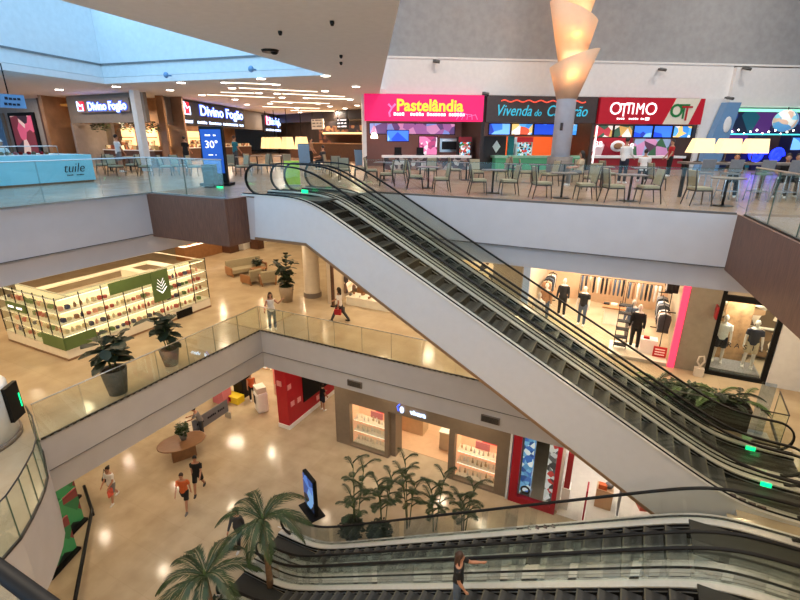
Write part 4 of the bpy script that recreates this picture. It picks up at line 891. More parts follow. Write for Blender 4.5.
# digital totem
X, Y = -14.05, 12.95
t = thing('digital_totem','tall dark digital totem with blue screen showing 30 degrees','totem',(X,Y,12),R(26))
m = MB(); m.box(-.42,.42,-.12,.12,.1,2.08); m.build('housing','black',t,bevel=.02); MB().box(-.55,.55,-.3,.3,0,.1).build('foot','black',t)
MB().box(-.37,.37,-.135,-.12,.45,1.98).build('screen',emat('totem_blue',s(24,70,150),.9),t)
text('30°',.36,'white_letter',t,(0,-.14,1.45),(RX,0,0)); marks(8,.4,.06,'white_letter',t,(0,-.137,1.78)); marks(7,.3,.04,'white_letter',t,(0,-.137,1.1))
X, Y = up(219,186,12); t = thing('speed_gate','small black bin in front of the digital totem','bin',(-13.55,12.2,12),R(26)); MB().box(-.2,.2,-.2,.2,0,.75).build('body','black',t,bevel=.02); MB().box(-.2,.2,-.2,.2,.76,.8).build('lid','dark_metal',t)
m = MB(); m.cbox((0,0,0),(.25,.06,.05)); tag(m.build('floor_light','green_led',None,(*up(220,188,12),12.03)),'small green light on the floor in front of the blue totem','light')
X, Y = up(287,178,12); t = thing('floor_sign','yellow green upright panel behind the escalator head','sign',(-11.5,14.2,12),R(26)); MB().box(-.28,.28,-.02,.02,.05,.9).build('panel',mat('lime',s(170,200,70),.5,emit=.25),t); MB().box(-.3,.3,-.15,.15,0,.05).build('foot','steel',t)
# turquoise kiosk
mat('turquoise', s(146,212,224), .4, noise=.02)
t = thing('pastry_kiosk','turquoise pastry kiosk with black script name on the upper floor at the left','kiosk',(-19.5,0,12))
m = MB(); m.box(-3.2,0,5.6,11.75,.08,1.05); m.build('counter','turquoise',t); MB().box(-3.15,-.04,5.65,11.7,0,.08).build('plinth','copper',t)
m = MB(); m.box(-.75,-.03,5.7,10.6,1.36,1.38); m.box(-.75,-.03,5.7,10.6,1.05,1.08); m.build('shelf','white',t)
m = MB()
for y in (5.7,7.3,8.9,10.57): m.box(-.05,-.03,y,y+.02,1.05,1.38)
m.build('case_post','steel',t); MB().box(-.035,-.03,5.72,10.58,1.08,1.36).build('case_glass','glass',t)
tag(t)
text('tuile',.5,'black',t,(.012,10.98,.56),(RX,0,RX),shear=.35,sx=.9,name='name_lettering',bold=-.008); marks(12,.7,.04,'black',t,(.004,11.05,.31),(RX,0,RX))
rn = random.Random(3)
for k in range(22):
    y = 5.95+k*.21; m = MB(); m.ell((0,0,.05),(.09,.07,.06),8,5); o = m.build('cake',rn.choice(['c_red','cream_fabric','wood_light','c_pink']),None,(-19.5-.3-.1*(k%2),y,13.08)); tag(o,'small cake in the glass case of the turquoise kiosk','cake','cakes in the glass case')
t = thing('hanging_banner','blue hanging sign board at the far left edge, on a thin wire','banner',(-19.5,0,0)); m = MB(); m.box(-.03,.03,7.4,9.85,14.62,15.05); m.build('board','blue_panel',t)
m = MB(); m.tube([(0,9.4,15.05),(0,9.4,16)],.02,5); m.build('wire','black',t); m = MB(); m.tube([(0,7.8,15.05),(0,7.8,16)],.02,5); m.build('wire','black',t)
marks(16,2.0,.09,'c_navy',t,(.03,8.75,14.92),(RX,0,RX)); marks(12,1.5,.08,'c_navy',t,(.03,8.95,14.74),(RX,0,RX),seed=4)
# ceiling lights over the left wing
spots = [(116,86),(170,89.5),(181,82),(202,94.5),(232,87.5),(225,82),(261,78),(276,84),(259,92.5),(277,93),(235,99),(282,97),(325.5,75),(325,90.5),(356,86),(306,97.5),(350,99),(297,108),(330,106),(318,103),(345,108),(270,103),(59,89),(247,104),(290,102),(300,112),(340,113),(357,105)]
c0 = None
for k, (x, y) in enumerate(spots):
    X, Y = up(x,y,LC)
    if c0 is None:
        c0 = thing('ceiling_downlight','small round ceiling downlight over the left wing','ceiling light',(X,Y,LC),0,'ceiling downlights'); m = MB(); m.lathe([(.2,-.03),(.2,0)],(0,0,0),14); m.build('rim','white',c0); m = MB(); m.lathe([(.17,-.045),(.17,-.03)],(0,0,0),14); m.build('lens','lamp_white',c0)
    else: dup(c0,(X,Y,LC))
for k, (xa, ya, xb_, yb) in enumerate(((224,81.5,277,83.5),(238,87,318,91),(206,94,275,97),(220,91.5,255,92.5),(282,93,345,96),(305,97.5,352,98.5),(270,101,330,103),(262,106,320,108),(290,110,350,111))):
    A_ = Vector((*up(xa,ya,LC),0)); B_ = Vector((*up(xb_,yb,LC),0)); d = B_-A_
    t = thing('ceiling_light_strip','long thin glowing light strip in the left wing ceiling','ceiling light',((A_.x+B_.x)/2,(A_.y+B_.y)/2,LC),math.atan2(d.y,d.x),'ceiling light strips'); l = d.length
    MB().box(-l/2,l/2,-.09,.09,-.03,0).build('channel','white',t); MB().box(-l/2+.05,l/2-.05,-.06,.06,-.045,-.03).build('diffuser','strip',t)
# ceiling fittings
X, Y = up(270,50,LC); t = thing('ceiling_vent','dark ceiling fitting with a sooty mark beside the skylight','ceiling fitting',(X,Y,LC)); m = MB(); m.lathe([(.22,-.06),(.25,0)],(0,0,0),14); m.build('rim','dark_metal',t); m = MB(); m.ell((.1,.05,-.07),(.1,.1,.05),8,5); m.build('core','black',t)
for k, (x, y) in enumerate(((332,21),(280,31),(341,55),(341,62))):
    X, Y = up(x,y,LC); m = MB(); m.lathe([(.03,-.09),(.05,-.04),(.05,0)],(0,0,0),8); tag(m.build('sprinkler','dark_metal',None,(X,Y,LC)),'small sprinkler head on the grey ceiling, %s' % ['farthest to the upper right','left of the others','upper one of a close pair','lower one of a close pair'][k],'sprinkler')
for k, (x, y) in enumerate(((166,75),(251,69))):
    q = onY(x,y,Vector(W[2]).lerp(Vector(W[1]),.5).y-.6); t = thing('skylight_fitting','small pale lamp on the skylight wall, %s of two' % ['left','right'][k],'lamp',q); m = MB(); m.ell((0,0,0),(.12,.1,.12),8,6); m.build('bowl','blue_panel',t); m = MB(); m.box(-.03,.03,0,.25,-.03,.03); m.build('arm','blue_panel',t)
# ================================================================ plants
def leaflet(m, p, d, up_, l, w):
    sd = d.cross(up_).normalized()*w
    a, b, c_ = p, p+d*l*.45+up_*.0, p+d*l-Vector((0,0,l*.22))
    m.quad(a,b+sd,c_,b-sd,smooth=True)
def frond(L_, droop, n=52, ll=.46, rise=.5, w=.0145, tw=1.):
    "one pinnate frond growing along +x from the origin"
    m = MB(); pts = []
    for i in range(n+1):
        t_ = i/n; pts.append(Vector((L_*t_*math.cos(rise*(1-t_)*.6)*(1-.12*t_*droop), 0, L_*(rise*t_-droop*t_*t_))))
    m.tube(pts,[.022*(1-.8*i/n)+.004 for i in range(n+1)],5)
    for i in range(3,n+1):
        t_ = i/n; p = pts[i]; tg = (pts[i]-pts[i-1]).normalized(); l = ll*math.sin(math.pi*min(1,t_*.82+.14))*(.9+.2*random.random())
        for sd in (1,-1):
            d = (tg*.95+Vector((0,sd,0))*.62*tw+Vector((0,0,-.3+.25*random.random()))).normalized(); leaflet(m,p,d,Vector((0,0,1)),l,w)
    return m
def palm(label, x, y, z0, h, lean, nf, L_, seed, group=None):
    random.seed(seed); t = thing('palm_tree',label,'palm',(x,y,z0))
    top = Vector((lean[0],lean[1],h)); m = MB(); m.tube([top*(k/8)+Vector((0,0,0)) for k in range(9)],[.11-.006*k for k in range(9)],10); m.build('trunk','trunk',t)
    m = MB(); m.tube([top-Vector((0,0,.15)),top+Vector((0,0,.35))],[.07,.03],8); m.build('crown_shaft','stem',t)
    for k in range(nf):
        a = 2*math.pi*k/nf+random.uniform(-.25,.25); rise = (1.25,.8,1.0,.55)[k%4]; q = frond(L_*random.uniform(.85,1.1),rise*.95+.2,rise=rise)
        o = q.build('frond','leaf',t,top+Vector((0,0,.1)),a)
    return t
def areca(label, x, y, z0, h, seed, n=3, group=None, L_=.62, mt='leaf'):
    random.seed(seed); t = thing('bamboo_palm',label,'palm',(x,y,z0),0,group)
    for k in range(n):
        a = 2*math.pi*k/n+random.random(); hh = h*random.uniform(.6,1.0); tp = Vector((math.cos(a)*.28*hh/2,math.sin(a)*.28*hh/2,hh))
        m = MB(); m.tube([Vector((math.cos(a)*.06,math.sin(a)*.06,0)),tp*.5,tp],[.022,.018,.012],6); m.build('stem','stem',t)
        for j in range(9):
            b = 2.4*j+random.random()*.5; q = frond(L_*random.uniform(.7,1.1),.75,n=12,ll=.24,rise=.9+.04*(9-j),w=.015); q.build('frond',mt,t,tp*(1-.065*j),b)
    return t
# two big palms at the foot of the lower escalators
X, Y = up(263,523,2.6)
palm('tall palm with arching fronds in front of the lower escalator foot',X,Y,0,2.6,(-.0,.0),10,1.75,5)
X, Y = up(207,580,2.0)
palm('second palm lower left of the taller palm, cut by the picture bottom',X,Y,0,2.0,(-.05,0),10,1.7,8)
# their planter with round pale flower head
X, Y = up(266,566,.9)
t = thing('planter_ring','round pale planter rim at the foot of the second palm','planter',(-9.15,6.27,0)); m = MB(); m.lathe([(.62,0),(.66,.5),(.58,.5),(.56,.3),(.05,.3)],(0,0,0),32,caps=False); m.build('wall','off_white',t); m = MB(); m.lathe([(.56,.3),(.56,.32)],(0,0,0),24); m.build('soil','soil',t); foliage(260,(0,0,.5),(.5,.5,.2),.2,seed=91).build('low_leaves','leaf_dark',t)
# bamboo palms behind the lower escalator
for k, (x, y, h, lb) in enumerate(((355,536,3.3,'leftmost of the slim palms behind the lower escalator, rising from a bush'),(383,530,2.9,'slim palm second from the left behind the lower escalator'),(410,524,2.9,'slim palm in the middle of the row behind the lower escalator'),(440,520,2.5,'slim palm second from the right in the row behind the lower escalator'),(468,524,2.3,'rightmost slim palm of the row behind the lower escalator'))):
    X, Y = up(x,y,0); areca(lb,X,min(max(Y,11.0),11.6+.3*k),0,h,20+k,n=3)
    X2, Y2 = X, min(max(Y,11.0),11.6+.3*k)
for k, (x, y) in enumerate(((355,534),(382,538))):
    X, Y = up(x,y,0); X, Y = X, min(max(Y,11.0),11.6+.3*k)
    t = thing('round_bush',['round dark bush at the foot of the leftmost slim palm','round dark bush right of the leftmost slim palm'][k],'bush',(X+.05,Y-.3,0)); foliage(900,(0,0,.62),(.42,.42,.36),.12,seed=k+30).build('foliage','leaf_dark',t)
    m = MB(); m.lathe([(.2,0),(.3,.4),(.27,.4),(.25,.36)],(0,0,0),20); m.build('pot','dark_metal',t)
# broad leaved plants in grey pots along the middle balcony
def broadleaf(label, x, y, z, h, pot, ph, pr, n, ls, seed, mt='leaf_dark', name='potted_plant', lo=.3):
    rn = random.Random(seed); t = thing(name,label,'potted plant',(x,y,z))
    m = MB(); m.lathe([(pr*.68,0),(pr*.85,ph*.5),(pr,ph),(pr*.88,ph),(pr*.86,ph*.93)],(0,0,0),28); m.build('pot',pot,t); m = MB(); m.lathe([(pr*.87,ph*.9),(pr*.87,ph*.94)],(0,0,0),20); m.build('soil','soil',t)
    ns = 4
    for k in range(ns):
        a = 2*math.pi*k/ns+rn.random(); r_ = pr*1.1*rn.uniform(.4,1.1); hh = h*rn.uniform(.75,1); tp = Vector((math.cos(a)*r_,math.sin(a)*r_,ph+hh)); m = MB(); m.tube([(math.cos(a)*.05,math.sin(a)*.05,ph*.9),tuple(tp*.6+Vector((0,0,ph*.4))),tuple(tp)],[.02,.016,.01],6); m.build('stem','stem',t)
        for j in range(n//ns):
            f_ = lo+(1-lo)*j/(n/ns); p = Vector((tp.x*f_,tp.y*f_,ph+hh*f_)); b = j*2.4+rn.random(); el = rn.uniform(-.3,.9); d = Vector((math.cos(b)*math.cos(el),math.sin(b)*math.cos(el),math.sin(el))); sd = d.cross(Vector((0,0,1))).normalized(); nn = sd.cross(d); l = ls*rn.uniform(.7,1.2); m = MB()
            prof = [(0,.02),(.2,.22),(.5,.34),(.8,.3),(1,.05)]; Lv, Cv, Rv = [], [], []
            for u_, w_ in prof:
                c_ = p+d*(l*(u_+.12))-Vector((0,0,l*.28*u_*u_)); Cv.append(m.bm.verts.new(c_)); Lv.append(m.bm.verts.new(c_+sd*w_*l+nn*.06*l)); Rv.append(m.bm.verts.new(c_-sd*w_*l+nn*.06*l))
            for i in range(4): m.face([Cv[i],Cv[i+1],Lv[i+1],Lv[i]],True); m.face([Cv[i+1],Cv[i],Rv[i],Rv[i+1]],True)
            m.build('leaf',mt,t)
    return t
broadleaf('broad leaved plant in grey pot on the balcony, nearer one beside the kiosk',-13.72,7.6,6,1.2,'pot_grey',.85,.38,48,.52,3)
broadleaf('broad leaved plant in grey pot on the balcony, farther one beside the kiosk',-13.9,9.7,6,1.3,'pot_grey',.62,.33,52,.5,4)
broadleaf('tall dense leafy plant in a tan pot beside the round column',-14.65,17.0,6,1.55,'pot_tan',.8,.38,130,.34,6,lo=.02)
# long fern planter on the right of the middle floor
t = thing('fern_planter','long dark planter box full of ferns beside the upper escalator foot','planter',(1.0,14.0,6)); MB().box(0,2.85,-.05,.6,0,.72).build('box',mat('planter_dark',s(52,48,44),.5,noise=.1),t); MB().box(.05,2.8,0,.55,.72,.74).build('soil','soil',t)
random.seed(77)
for k in range(34):
    q = frond(random.uniform(.6,1.25),.8,n=18,ll=.2,rise=random.uniform(.6,1.1),w=.022); q.build('fern_frond',random.choice(['leaf','leaf_bright','leaf_dark']),t,(random.uniform(.1,2.7),random.uniform(.1,.5),.72),random.uniform(0,6.28))
foliage(420,(1.4,.28,.86),(1.35,.3,.15),.16,seed=9).build('low_leaves','leaf',t)
# ================================================================ middle floor
mat('shelf_white', s(240,232,214), .4); emat('led_warm', (1,.84,.6), 2.6); mat('sage', s(92,116,64), .5); mat('panel_light', s(240,222,186), .5, emit=.85, ecol=s(255,224,170))
t = thing('shop_kiosk','long glowing glass shelf kiosk with green sign panels on the middle floor','kiosk',(-17.4,8.2,6))
KX, KY = 4.0, 6.5   # extends to -x and +y
MB().box(-KX,0,0,KY,0,.42).build('base','shelf_white',t); MB().box(-KX-.02,.02,-.02,KY+.02,0,.08).build('plinth','copper',t)
levels = (.44,.92,1.36,1.8)
for k, z in enumerate(levels):
    MB().box(-.48,0,0,KY,z,z+.035).build('shelf','shelf_white',t); MB().box(-KX,-.48,0,.48,z,z+.035).build('shelf','shelf_white',t)
    MB().box(-KX,-KX+.48,.48,KY,z,z+.035).build('shelf','shelf_white',t); MB().box(-KX+.48,-.48,KY-.48,KY,z,z+.035).build('shelf','shelf_white',t)
    zz = levels[k+1] if k < 3 else 2.3
    MB().box(-.5,-.48,.5,KY-.5,z+.04,zz-.02).build('back_panel','panel_light',t); MB().box(-KX+.5,-.5,.48,.5,z+.04,zz-.02).build('back_panel','panel_light',t)
    MB().box(-.05,-.03,.1,KY-.1,zz-.03,zz-.012).build('led_strip','led_warm',t); MB().box(-KX+.1,-.1,.03,.05,zz-.03,zz-.012).build('led_strip','led_warm',t)
for q_ in ((-KX,0,0,.04),(-KX,0,.48,.52),(-.04,0,.04,KY),(-.52,-.48,.5,KY),(-KX,-KX+.04,.04,KY),(-KX+.48,-KX+.52,.5,KY),(-KX,0,KY-.04,KY)): MB().box(*q_,2.3,2.34).build('top_bar','shelf_white',t)
MB().box(-KX,0,0,.5,2.34,2.35).build('glass_top','glass',t); MB().box(-.5,0,.5,KY,2.34,2.35).build('glass_top','glass',t); MB().box(-KX,-KX+.5,.5,KY,2.34,2.35).build('glass_top','glass',t)
for k in range(9):
    y = KY*k/8; MB().box(-.02,.012,y-.012,y+.012,.42,2.42).build('post','dark_metal',t)
for k in range(1,7): x = -KX*k/6; MB().box(x-.012,x+.012,-.012,.02,.42,2.42).build('post','dark_metal',t)
MB().box(-.005,.005,0,KY,.44,2.4).build('glass_front','glass',t); MB().box(-KX,0,-.005,.005,.44,2.4).build('glass_front','glass',t)
MB().box(.015,.06,1.9,4.45,1.95,2.42).build('sign_panel','sage',t); MB().box(.03,.08,3.65,4.45,1.1,2.42).build('sign_panel','sage',t)
m = MB()
for k in range(4):
    z = 1.55+k*.13; w_ = .25-.0*k; m.tube([(.09,4.05-w_+.04*k,z+.12),(.09,4.05,z-.08),(.09,4.05+w_-.04*k,z+.12)],.012,4)
m.tube([(.09,3.85,1.62),(.09,4.05,1.42),(.09,4.25,1.62)],.014,4); m.build('emblem','white_letter',t)
MB().box(-3.3,-2.0,-.06,-.015,1.5,1.82).build('sign_panel','sage',t); marks(10,.95,.09,'white_letter',t,(-2.65,-.062,1.66))
MB().box(-1.35,.05,-.05,-.015,.43,.9).build('sign_panel','sage',t); MB().box(.015,.05,0,1.1,.43,.9).build('sign_panel','sage',t)
MB().box(.01,.06,4.6,5.4,.03,.36).build('round_badge','black',t)
MB().box(-3.4,-.6,2.2,3.6,.42,1.0).build('inner_counter','shelf_white',t); MB().box(-3.4,-.6,4.6,5.0,.42,1.9).build('inner_shelf','shelf_white',t)
mat('prod1', s(196,84,80), .5); mat('prod2', s(96,130,70), .5); mat('prod3', s(58,60,98), .5); mat('prod4', s(226,206,170), .5); mat('prod5', s(150,100,70), .5); mat('prod6', s(236,170,150), .5)
PM = ['prod1','prod2','prod3','prod4','prod4','prod5','prod6']; PN = dict(prod1='red',prod2='green',prod3='dark blue',prod4='cream',prod5='brown',prod6='pale pink')
rn = random.Random(5); protos = {}
def product(kind, mt, loc, rz, where, group):
    key = (kind, mt)
    if key not in protos:
        m = MB()
        if kind == 'gift_box': m.cbox((0,0,.07),(.16,.13,.14)); m.cbox((0,0,.143),(.17,.03,.008))
        elif kind == 'soap_bottle': m.lathe([(.045,0),(.05,.02),(.05,.13),(.02,.16),(.018,.2)],(0,0,0),10)
        else: m.lathe([(.06,0),(.075,.05),(.07,.1),(.075,.11)],(0,0,0),12)
        protos[key] = m.mesh(kind, mt)
    o = bpy.data.objects.new(kind, protos[key]); COL.objects.link(o); o.location = loc; o.rotation_euler = (0,0,rz)
    tag(o, '%s %s %s' % (PN[mt], kind.replace('_',' '), where), kind.split('_')[-1], group); return o
for k, z in enumerate(levels):
    y = .25
    while y < KY-.2:
        if not (k == 3 and 1.9 < y < 4.5) and not (k >= 2 and 3.6 < y < 4.5) and not (k == 0 and y < 1.1):
            mt = rn.choice(PM) if y < 2 else rn.choice(PM+['prod1','prod6']); product(rn.choice(['gift_box','gift_box','soap_bottle','jar']),mt,(-17.4-.24,8.2+y,6+z+.036),rn.uniform(-.2,.2),'on the %s lit shelf of the long kiosk side' % ['lowest','second','third','top'][k],'goods on the kiosk shelves, %s tier' % ['lowest','second','third','top'][k])
        y += rn.uniform(.19,.26)
    x = .55
    while x < KX-.2:
        if not (k == 2 and 2.0 < x < 3.3) and not (k == 0 and x < 1.4): mt = rn.choice(PM+['prod2','prod4']); product(rn.choice(['gift_box','soap_bottle','jar']),mt,(-17.4-x,8.2+.24,6+z+.036),rn.uniform(-.2,.2),'on the %s shelf of the kiosk end facing the left edge' % ['lowest','second','third','top'][k],'goods on the kiosk end shelves, %s tier' % ['lowest','second','third','top'][k])
        x += rn.uniform(.2,.28)

# round column, seats and far displays
m = MB(); m.lathe([(.44,.0),(.44,.28),(.40,.28),(.40,4.1)],(0,0,0),28); o = m.build('wall_column',mat('column_cream',s(206,190,166),.45),None,(-14.0,18.25,6)); struct(o)
m = MB(); m.lathe([(.455,0),(.455,.26)],(0,0,0),28,caps=False); o = m.build('trim_column','taupe',None,(-14.0,18.25,6)); struct(o)
def sofa(name, label, x, y, rz, w, arms=True):
    t = thing(name,label,'sofa' if w > 1 else 'armchair',(x,y,6),R(rz)); MB().box(-w/2,w/2,-.4,.4,.18,.42).build('seat_cushion','cream_fabric',t,bevel=.05); m = MB(); m.cbox((0,.38,.62),(w,.16,.48),rx=R(-8)); m.build('backrest','cream_fabric',t,bevel=.05)
    for sx in (-1,1):
        MB().box(sx*w/2-.04,sx*w/2+.04,-.42,.42,.1,.56).build('arm','wood_light',t)
        for sy in (-.38,.38): MB().box(sx*(w/2-.05)-.025,sx*(w/2-.05)+.025,sy-.025,sy+.025,0,.18).build('leg','wood_light',t)
    return t
X, Y = up(247,273,6); sofa('sofa','long cream sofa with wooden arms on the middle floor',X,Y,70,2.2)
X, Y = up(252,283,6); sofa('armchair','wooden armchair left of two facing the cream sofa',X,Y,-100,.8); X, Y = up(268,284,6); sofa('armchair','wooden armchair right of two facing the cream sofa',X,Y,-130,.8)
X, Y = up(259,274,6); t = thing('coffee_table','low wooden coffee table between sofa and armchairs','table',(X,Y,6)); MB().box(-.35,.35,-.35,.35,.34,.4).build('tabletop','wood_light',t)
for a in (-1,1):
    for b in (-1,1): MB().box(a*.3-.02,a*.3+.02,b*.3-.02,b*.3+.02,0,.34).build('leg','dark_wood',t)
X, Y = up(258,272,6); tag(foliage(160,(0,0,.25),(.2,.2,.16),.2,seed=61).build('low_plant','leaf_dark',None,(X,Y,6.4)),'small dark plant on the coffee table of the seating group','plant')
# far displays at the end of the middle floor
struct(MB().box(-46,-40,5,40,6,10.1).build('wall_far','column_cream'))
def dispcase(label, x0, y0, x1, y1, h, front, glow, n=8, w=.9):
    a, b = Vector((x0,y0)), Vector((x1,y1)); l = (b-a).length; ang = math.atan2(y1-y0,x1-x0); t = thing('display_counter',label,'display counter',(x0,y0,6),ang)
    MB().box(0,l,0,w,0,h).build('base',front,t); MB().box(0,l,0,w,h,h+.05).build('worktop',glow,t); return t, l, ang
X0, Y0 = up(186,262,6); X1, Y1 = up(232,250,6)
tt, l, an = dispcase('curved orange wood display counter glowing under the slab, behind the kiosk',X0,Y0,X1,Y1,.95,'wood_light','led_warm')
MB().box(.1,l-.1,.1,.8,1.0,1.15).build('goods','buffet',tt)
m = MB(); m.ell((0,0,0),(1.6,.9,.25),20,6); o = m.build('curved_awning','wood_light',tt,(l*.35,.4,1.9))
for q in (.1,.6): MB().box(l*q,l*q+.06,.35,.41,.95,1.8).build('support','dark_metal',tt)
X0, Y0 = up(232,252,6); t = thing('wood_box_unit','dark brown wooden box unit under the landing, left of the white counters','cabinet',(X0-.6,Y0,6)); MB().box(-.9,.9,-.4,.4,0,1.6).build('body','brown_panel',t); MB().box(-.95,.95,-.45,.45,1.6,1.66).build('top','dark_wood',t)
X0, Y0 = up(244,250,6); X1, Y1 = up(276,238,6); _, l2, an2 = dispcase('white counter with red goods far behind the seating group',X0,Y0,X1,Y1,.9,'white','white')
Xs, Ys = up(262,247,6); t = thing('wood_box_unit','small dark wooden stand far behind the seating group','cabinet',(Xs,Ys-.5,6)); MB().box(-.4,.4,-.3,.3,0,1.2).build('body','brown_panel',t); MB().box(-.42,.42,-.32,.32,1.2,1.25).build('top','dark_wood',t)
for k in range(9):
    v_ = Vector((X0,Y0))+Vector((math.cos(an2),math.sin(an2)))*(.4+k*l2/10)+Vector((-math.sin(an2),math.cos(an2)))*.4; m = MB(); m.cbox((0,0,.08),(.25,.2,.16)); tag(m.build('red_box',rn.choice(['prod1','c_red','prod5']),None,(v_.x,v_.y,6.951)),'small red or brown box on the far white counter','box','boxes on the far white counter')
# shop fronts at y = 17.6
SY = 17.6
mat('stone_pillar', s(142,134,120), .6, noise=.08); mat('shop_floor', s(214,178,140), .3, noise=.04); emat('pink_light', s(245,60,95), 1.1)
def sw(name, m_, *b): return struct(MB().box(*b).build(name, m_))
sw('wall_shops','stone_pillar',-4.5,-3.35,SY,SY+.5,6,10.1); sw('wall_shops','stone_pillar',2.3,3.2,SY,SY+.5,6,10.1); sw('wall_shops','white_paint',4.95,5.9,SY-.1,SY+.5,6,10.1)
sw('wall_shops','column_cream',-12.6,-12.3,SY,24,6,10.1); sw('wall_shops','column_cream',-12.6,12,25.5,25.8,6,10.1)
sw('wall_shops',mat('salmon_wall',s(214,180,146),.6),-3.4,2.3,24,24.2,6,10.1); sw('wall_shops','column_cream',-3.4,-3.3,SY+.5,24,6,10.1); sw('wall_shops','column_cream',2.25,2.35,SY+.5,24,6,10.1)
sw('wall_shops','column_cream',3.2,4.95,SY+.1,SY+.25,8.9,10.1)
sw('wall_shops','taupe',3.2,9,19.9,20.0,6,10.1)
tag(MB().box(2.08,2.28,SY-.05,SY+.15,6.0,9.6).build('pink_light_column','pink_light'),'tall glowing pink strip at the right side of the clothes shop opening','light')
for p in ((-.5,19,9.9),(-.5,21.5,9.9),(1.5,20,9.9),(-2.6,20,9.9),(-.8,23,9.9)): arealight(p,.5,120,(1,.84,.66))
for p in ((-10.5,19.5,9.9),(-7.5,19.5,9.9),(-9,22,9.9),(-5.5,20,9.9)): arealight(p,.5,65,(1,.8,.55))
arealight((4.1,18.5,8.9),.5,85,(1,.85,.68)); arealight((7,19,9.5),.5,60)
# mannequins
def mannequin(label, x, y, z, face, **kw):
    a = dict(name='mannequin',cat='mannequin',skin='skin_pale',hairstyle=None,arms=((8,10,20,4),(8,10,20,4)),thighs=((3,3,2),(-3,3,2)),shoes='c_white'); a.update(kw); return person(label,x,y,z,face,1.8,**a)
mannequin('mannequin with pale jacket, black top and jeans in the middle of the clothes shop',-1.15,20.4,6,-100,top='c_black',legs='c_jeans')
mannequin('mannequin in dark jacket, white shirt and black trousers on the right of the clothes shop',.95,18.5,6.12,-100,top='c_black',legs='c_black',sleeves='long')
mannequin('mannequin in grey behind the dark jacketed one',.75,19.4,6,-100,top='c_jeans',legs='c_grey',sleeves='long')
mannequin('mannequin in tan clothes at the left of the clothes shop',-2.7,20.1,6,-90,top='c_tan',legs='c_jeans',sleeves='long')
mannequin('mannequin in black at the left of the clothes shop',-2.1,21.2,6,-90,top='c_black',legs='c_black',sleeves='long')
mannequin('mannequin in pale clothes low behind the escalator rail',-2.75,18.6,6,-90,top='c_white',legs='c_white')
mannequin('mannequin in white top and dark shorts left in the black framed window',3.62,18.4,6.2,-95,top='c_white',legs='c_navy',shorts=True)
mannequin('mannequin in navy shirt and pale shorts right in the black framed window',4.5,18.3,6.2,-95,top='c_navy',legs='c_beige',shorts=True)
# platform and rack beside the mannequin
t = thing('shop_platform','low pale platform of the clothes shop window with the mannequin in dark jacket','platform',(0,0,0)); MB().box(.1,2.05,SY-.02,18.95,6.0,6.12).build('deck','shelf_white',t); MB().box(.1,2.05,SY-.04,SY-.02,6.0,6.12).build('edge','steel',t)
t = thing('step_display','black metal step rack with small shelves on the clothes shop platform','rack',(.25,18.2,6.12)); m = MB()
for a in (0,.42): m.tube([(a,0,0),(a,0,1.9)],.015,5)
m.build('upright','black',t)
for k in range(6): MB().box(0,.42,-.15,.15,.15+k*.32,.18+k*.32).build('shelf','black',t)
t = thing('display_box','white display plinth with a red item on top in the clothes shop','plinth',(1.42,18.35,6.12)); MB().box(-.28,.28,-.22,.22,0,.55).build('box','white',t); MB().box(-.2,.0,-.1,.05,.55,.62).build('item','c_red',t)
t = thing('red_sign_card','small red card with white lines at the foot of the pink strip','sign',(1.8,18.0,6.12)); MB().box(-.22,.22,-.02,.02,.02,.42).build('card','c_red',t)
for k in range(3): MB().box(-.16,.16,-.028,-.02,.1+k*.1,.14+k*.1).build('line','white',t)
# clothes rails with garments
cols = ['c_black','c_white','c_dgrey','c_jeans','c_tan','c_beige','c_grey','c_black']
gp = {}
def garment(mt):
    if mt not in gp:
        m = MB(); m.loft([((0,0,0),.03,.03),((0,0,-.06),.06,.2),((0,0,-.2),.05,.23),((0,0,-.6),.05,.2),((0,0,-.75),.04,.21)],10); gp[mt] = m.mesh('garment',mt)
    return gp[mt]
def rack(label, x, y, z, l, ang, n, group, seed=0):
    rn = random.Random(seed); t = thing('clothes_rail',label,'clothes rail',(x,y,z),R(ang)); m = MB(); m.tube([(-l/2,0,0),(-l/2,0,1.5),(l/2,0,1.5),(l/2,0,0)],.018,6); m.build('frame','black',t); m = MB(); m.cbox((-l/2,0,.02),(.05,.5,.03)); m.cbox((l/2,0,.02),(.05,.5,.03)); m.build('foot','black',t)
    for k in range(n):
        c = -l/2+l*(k+.5)/n; v = Vector((c*math.cos(R(ang)),c*math.sin(R(ang)),0)); mt = rn.choice(cols); o = bpy.data.objects.new('garment',garment(mt)); COL.objects.link(o); o.location = (x+v.x,y+v.y,z+1.49); o.rotation_euler = (0,0,R(ang)); tag(o,'garment hanging on the '+label.split(',')[0],'garment',group)
rack('clothes rail along the pink strip side, in the clothes shop',1.85,20.2,6,2.6,90,14,'garments beside the pink strip',1); rack('upper clothes rail above the one by the pink strip, in the clothes shop',1.9,20.2,7.6,2.6,90,12,'garments on the upper rail',2)
rack('clothes rail at the back of the clothes shop, behind the middle mannequin',-.6,23.2,6,2.0,0,11,'garments at the back',3); rack('clothes rail at the back right of the clothes shop',1.2,23.0,6,1.4,0,8,'garments at the back right',4); rack('clothes rail along the left side of the clothes shop',-2.9,22.2,6,2.0,90,10,'garments at the left side',5)
t = thing('display_table','wide pale wooden table at the back centre of the clothes shop','table',(.2,21.3,6)); MB().box(-.6,.6,-.4,.4,.75,.82).build('tabletop','wood_light',t); MB().box(-.5,.5,-.3,.3,0,.75).build('base','shelf_white',t)
for k in range(4): tag(MB().box(-.12,.12,-.1,.1,0,.07).build('folded_shirt',cols[k],None,(-.25+.3*k,21.3,6.83)),'folded garment on the pale table of the clothes shop','garment','folded garments')
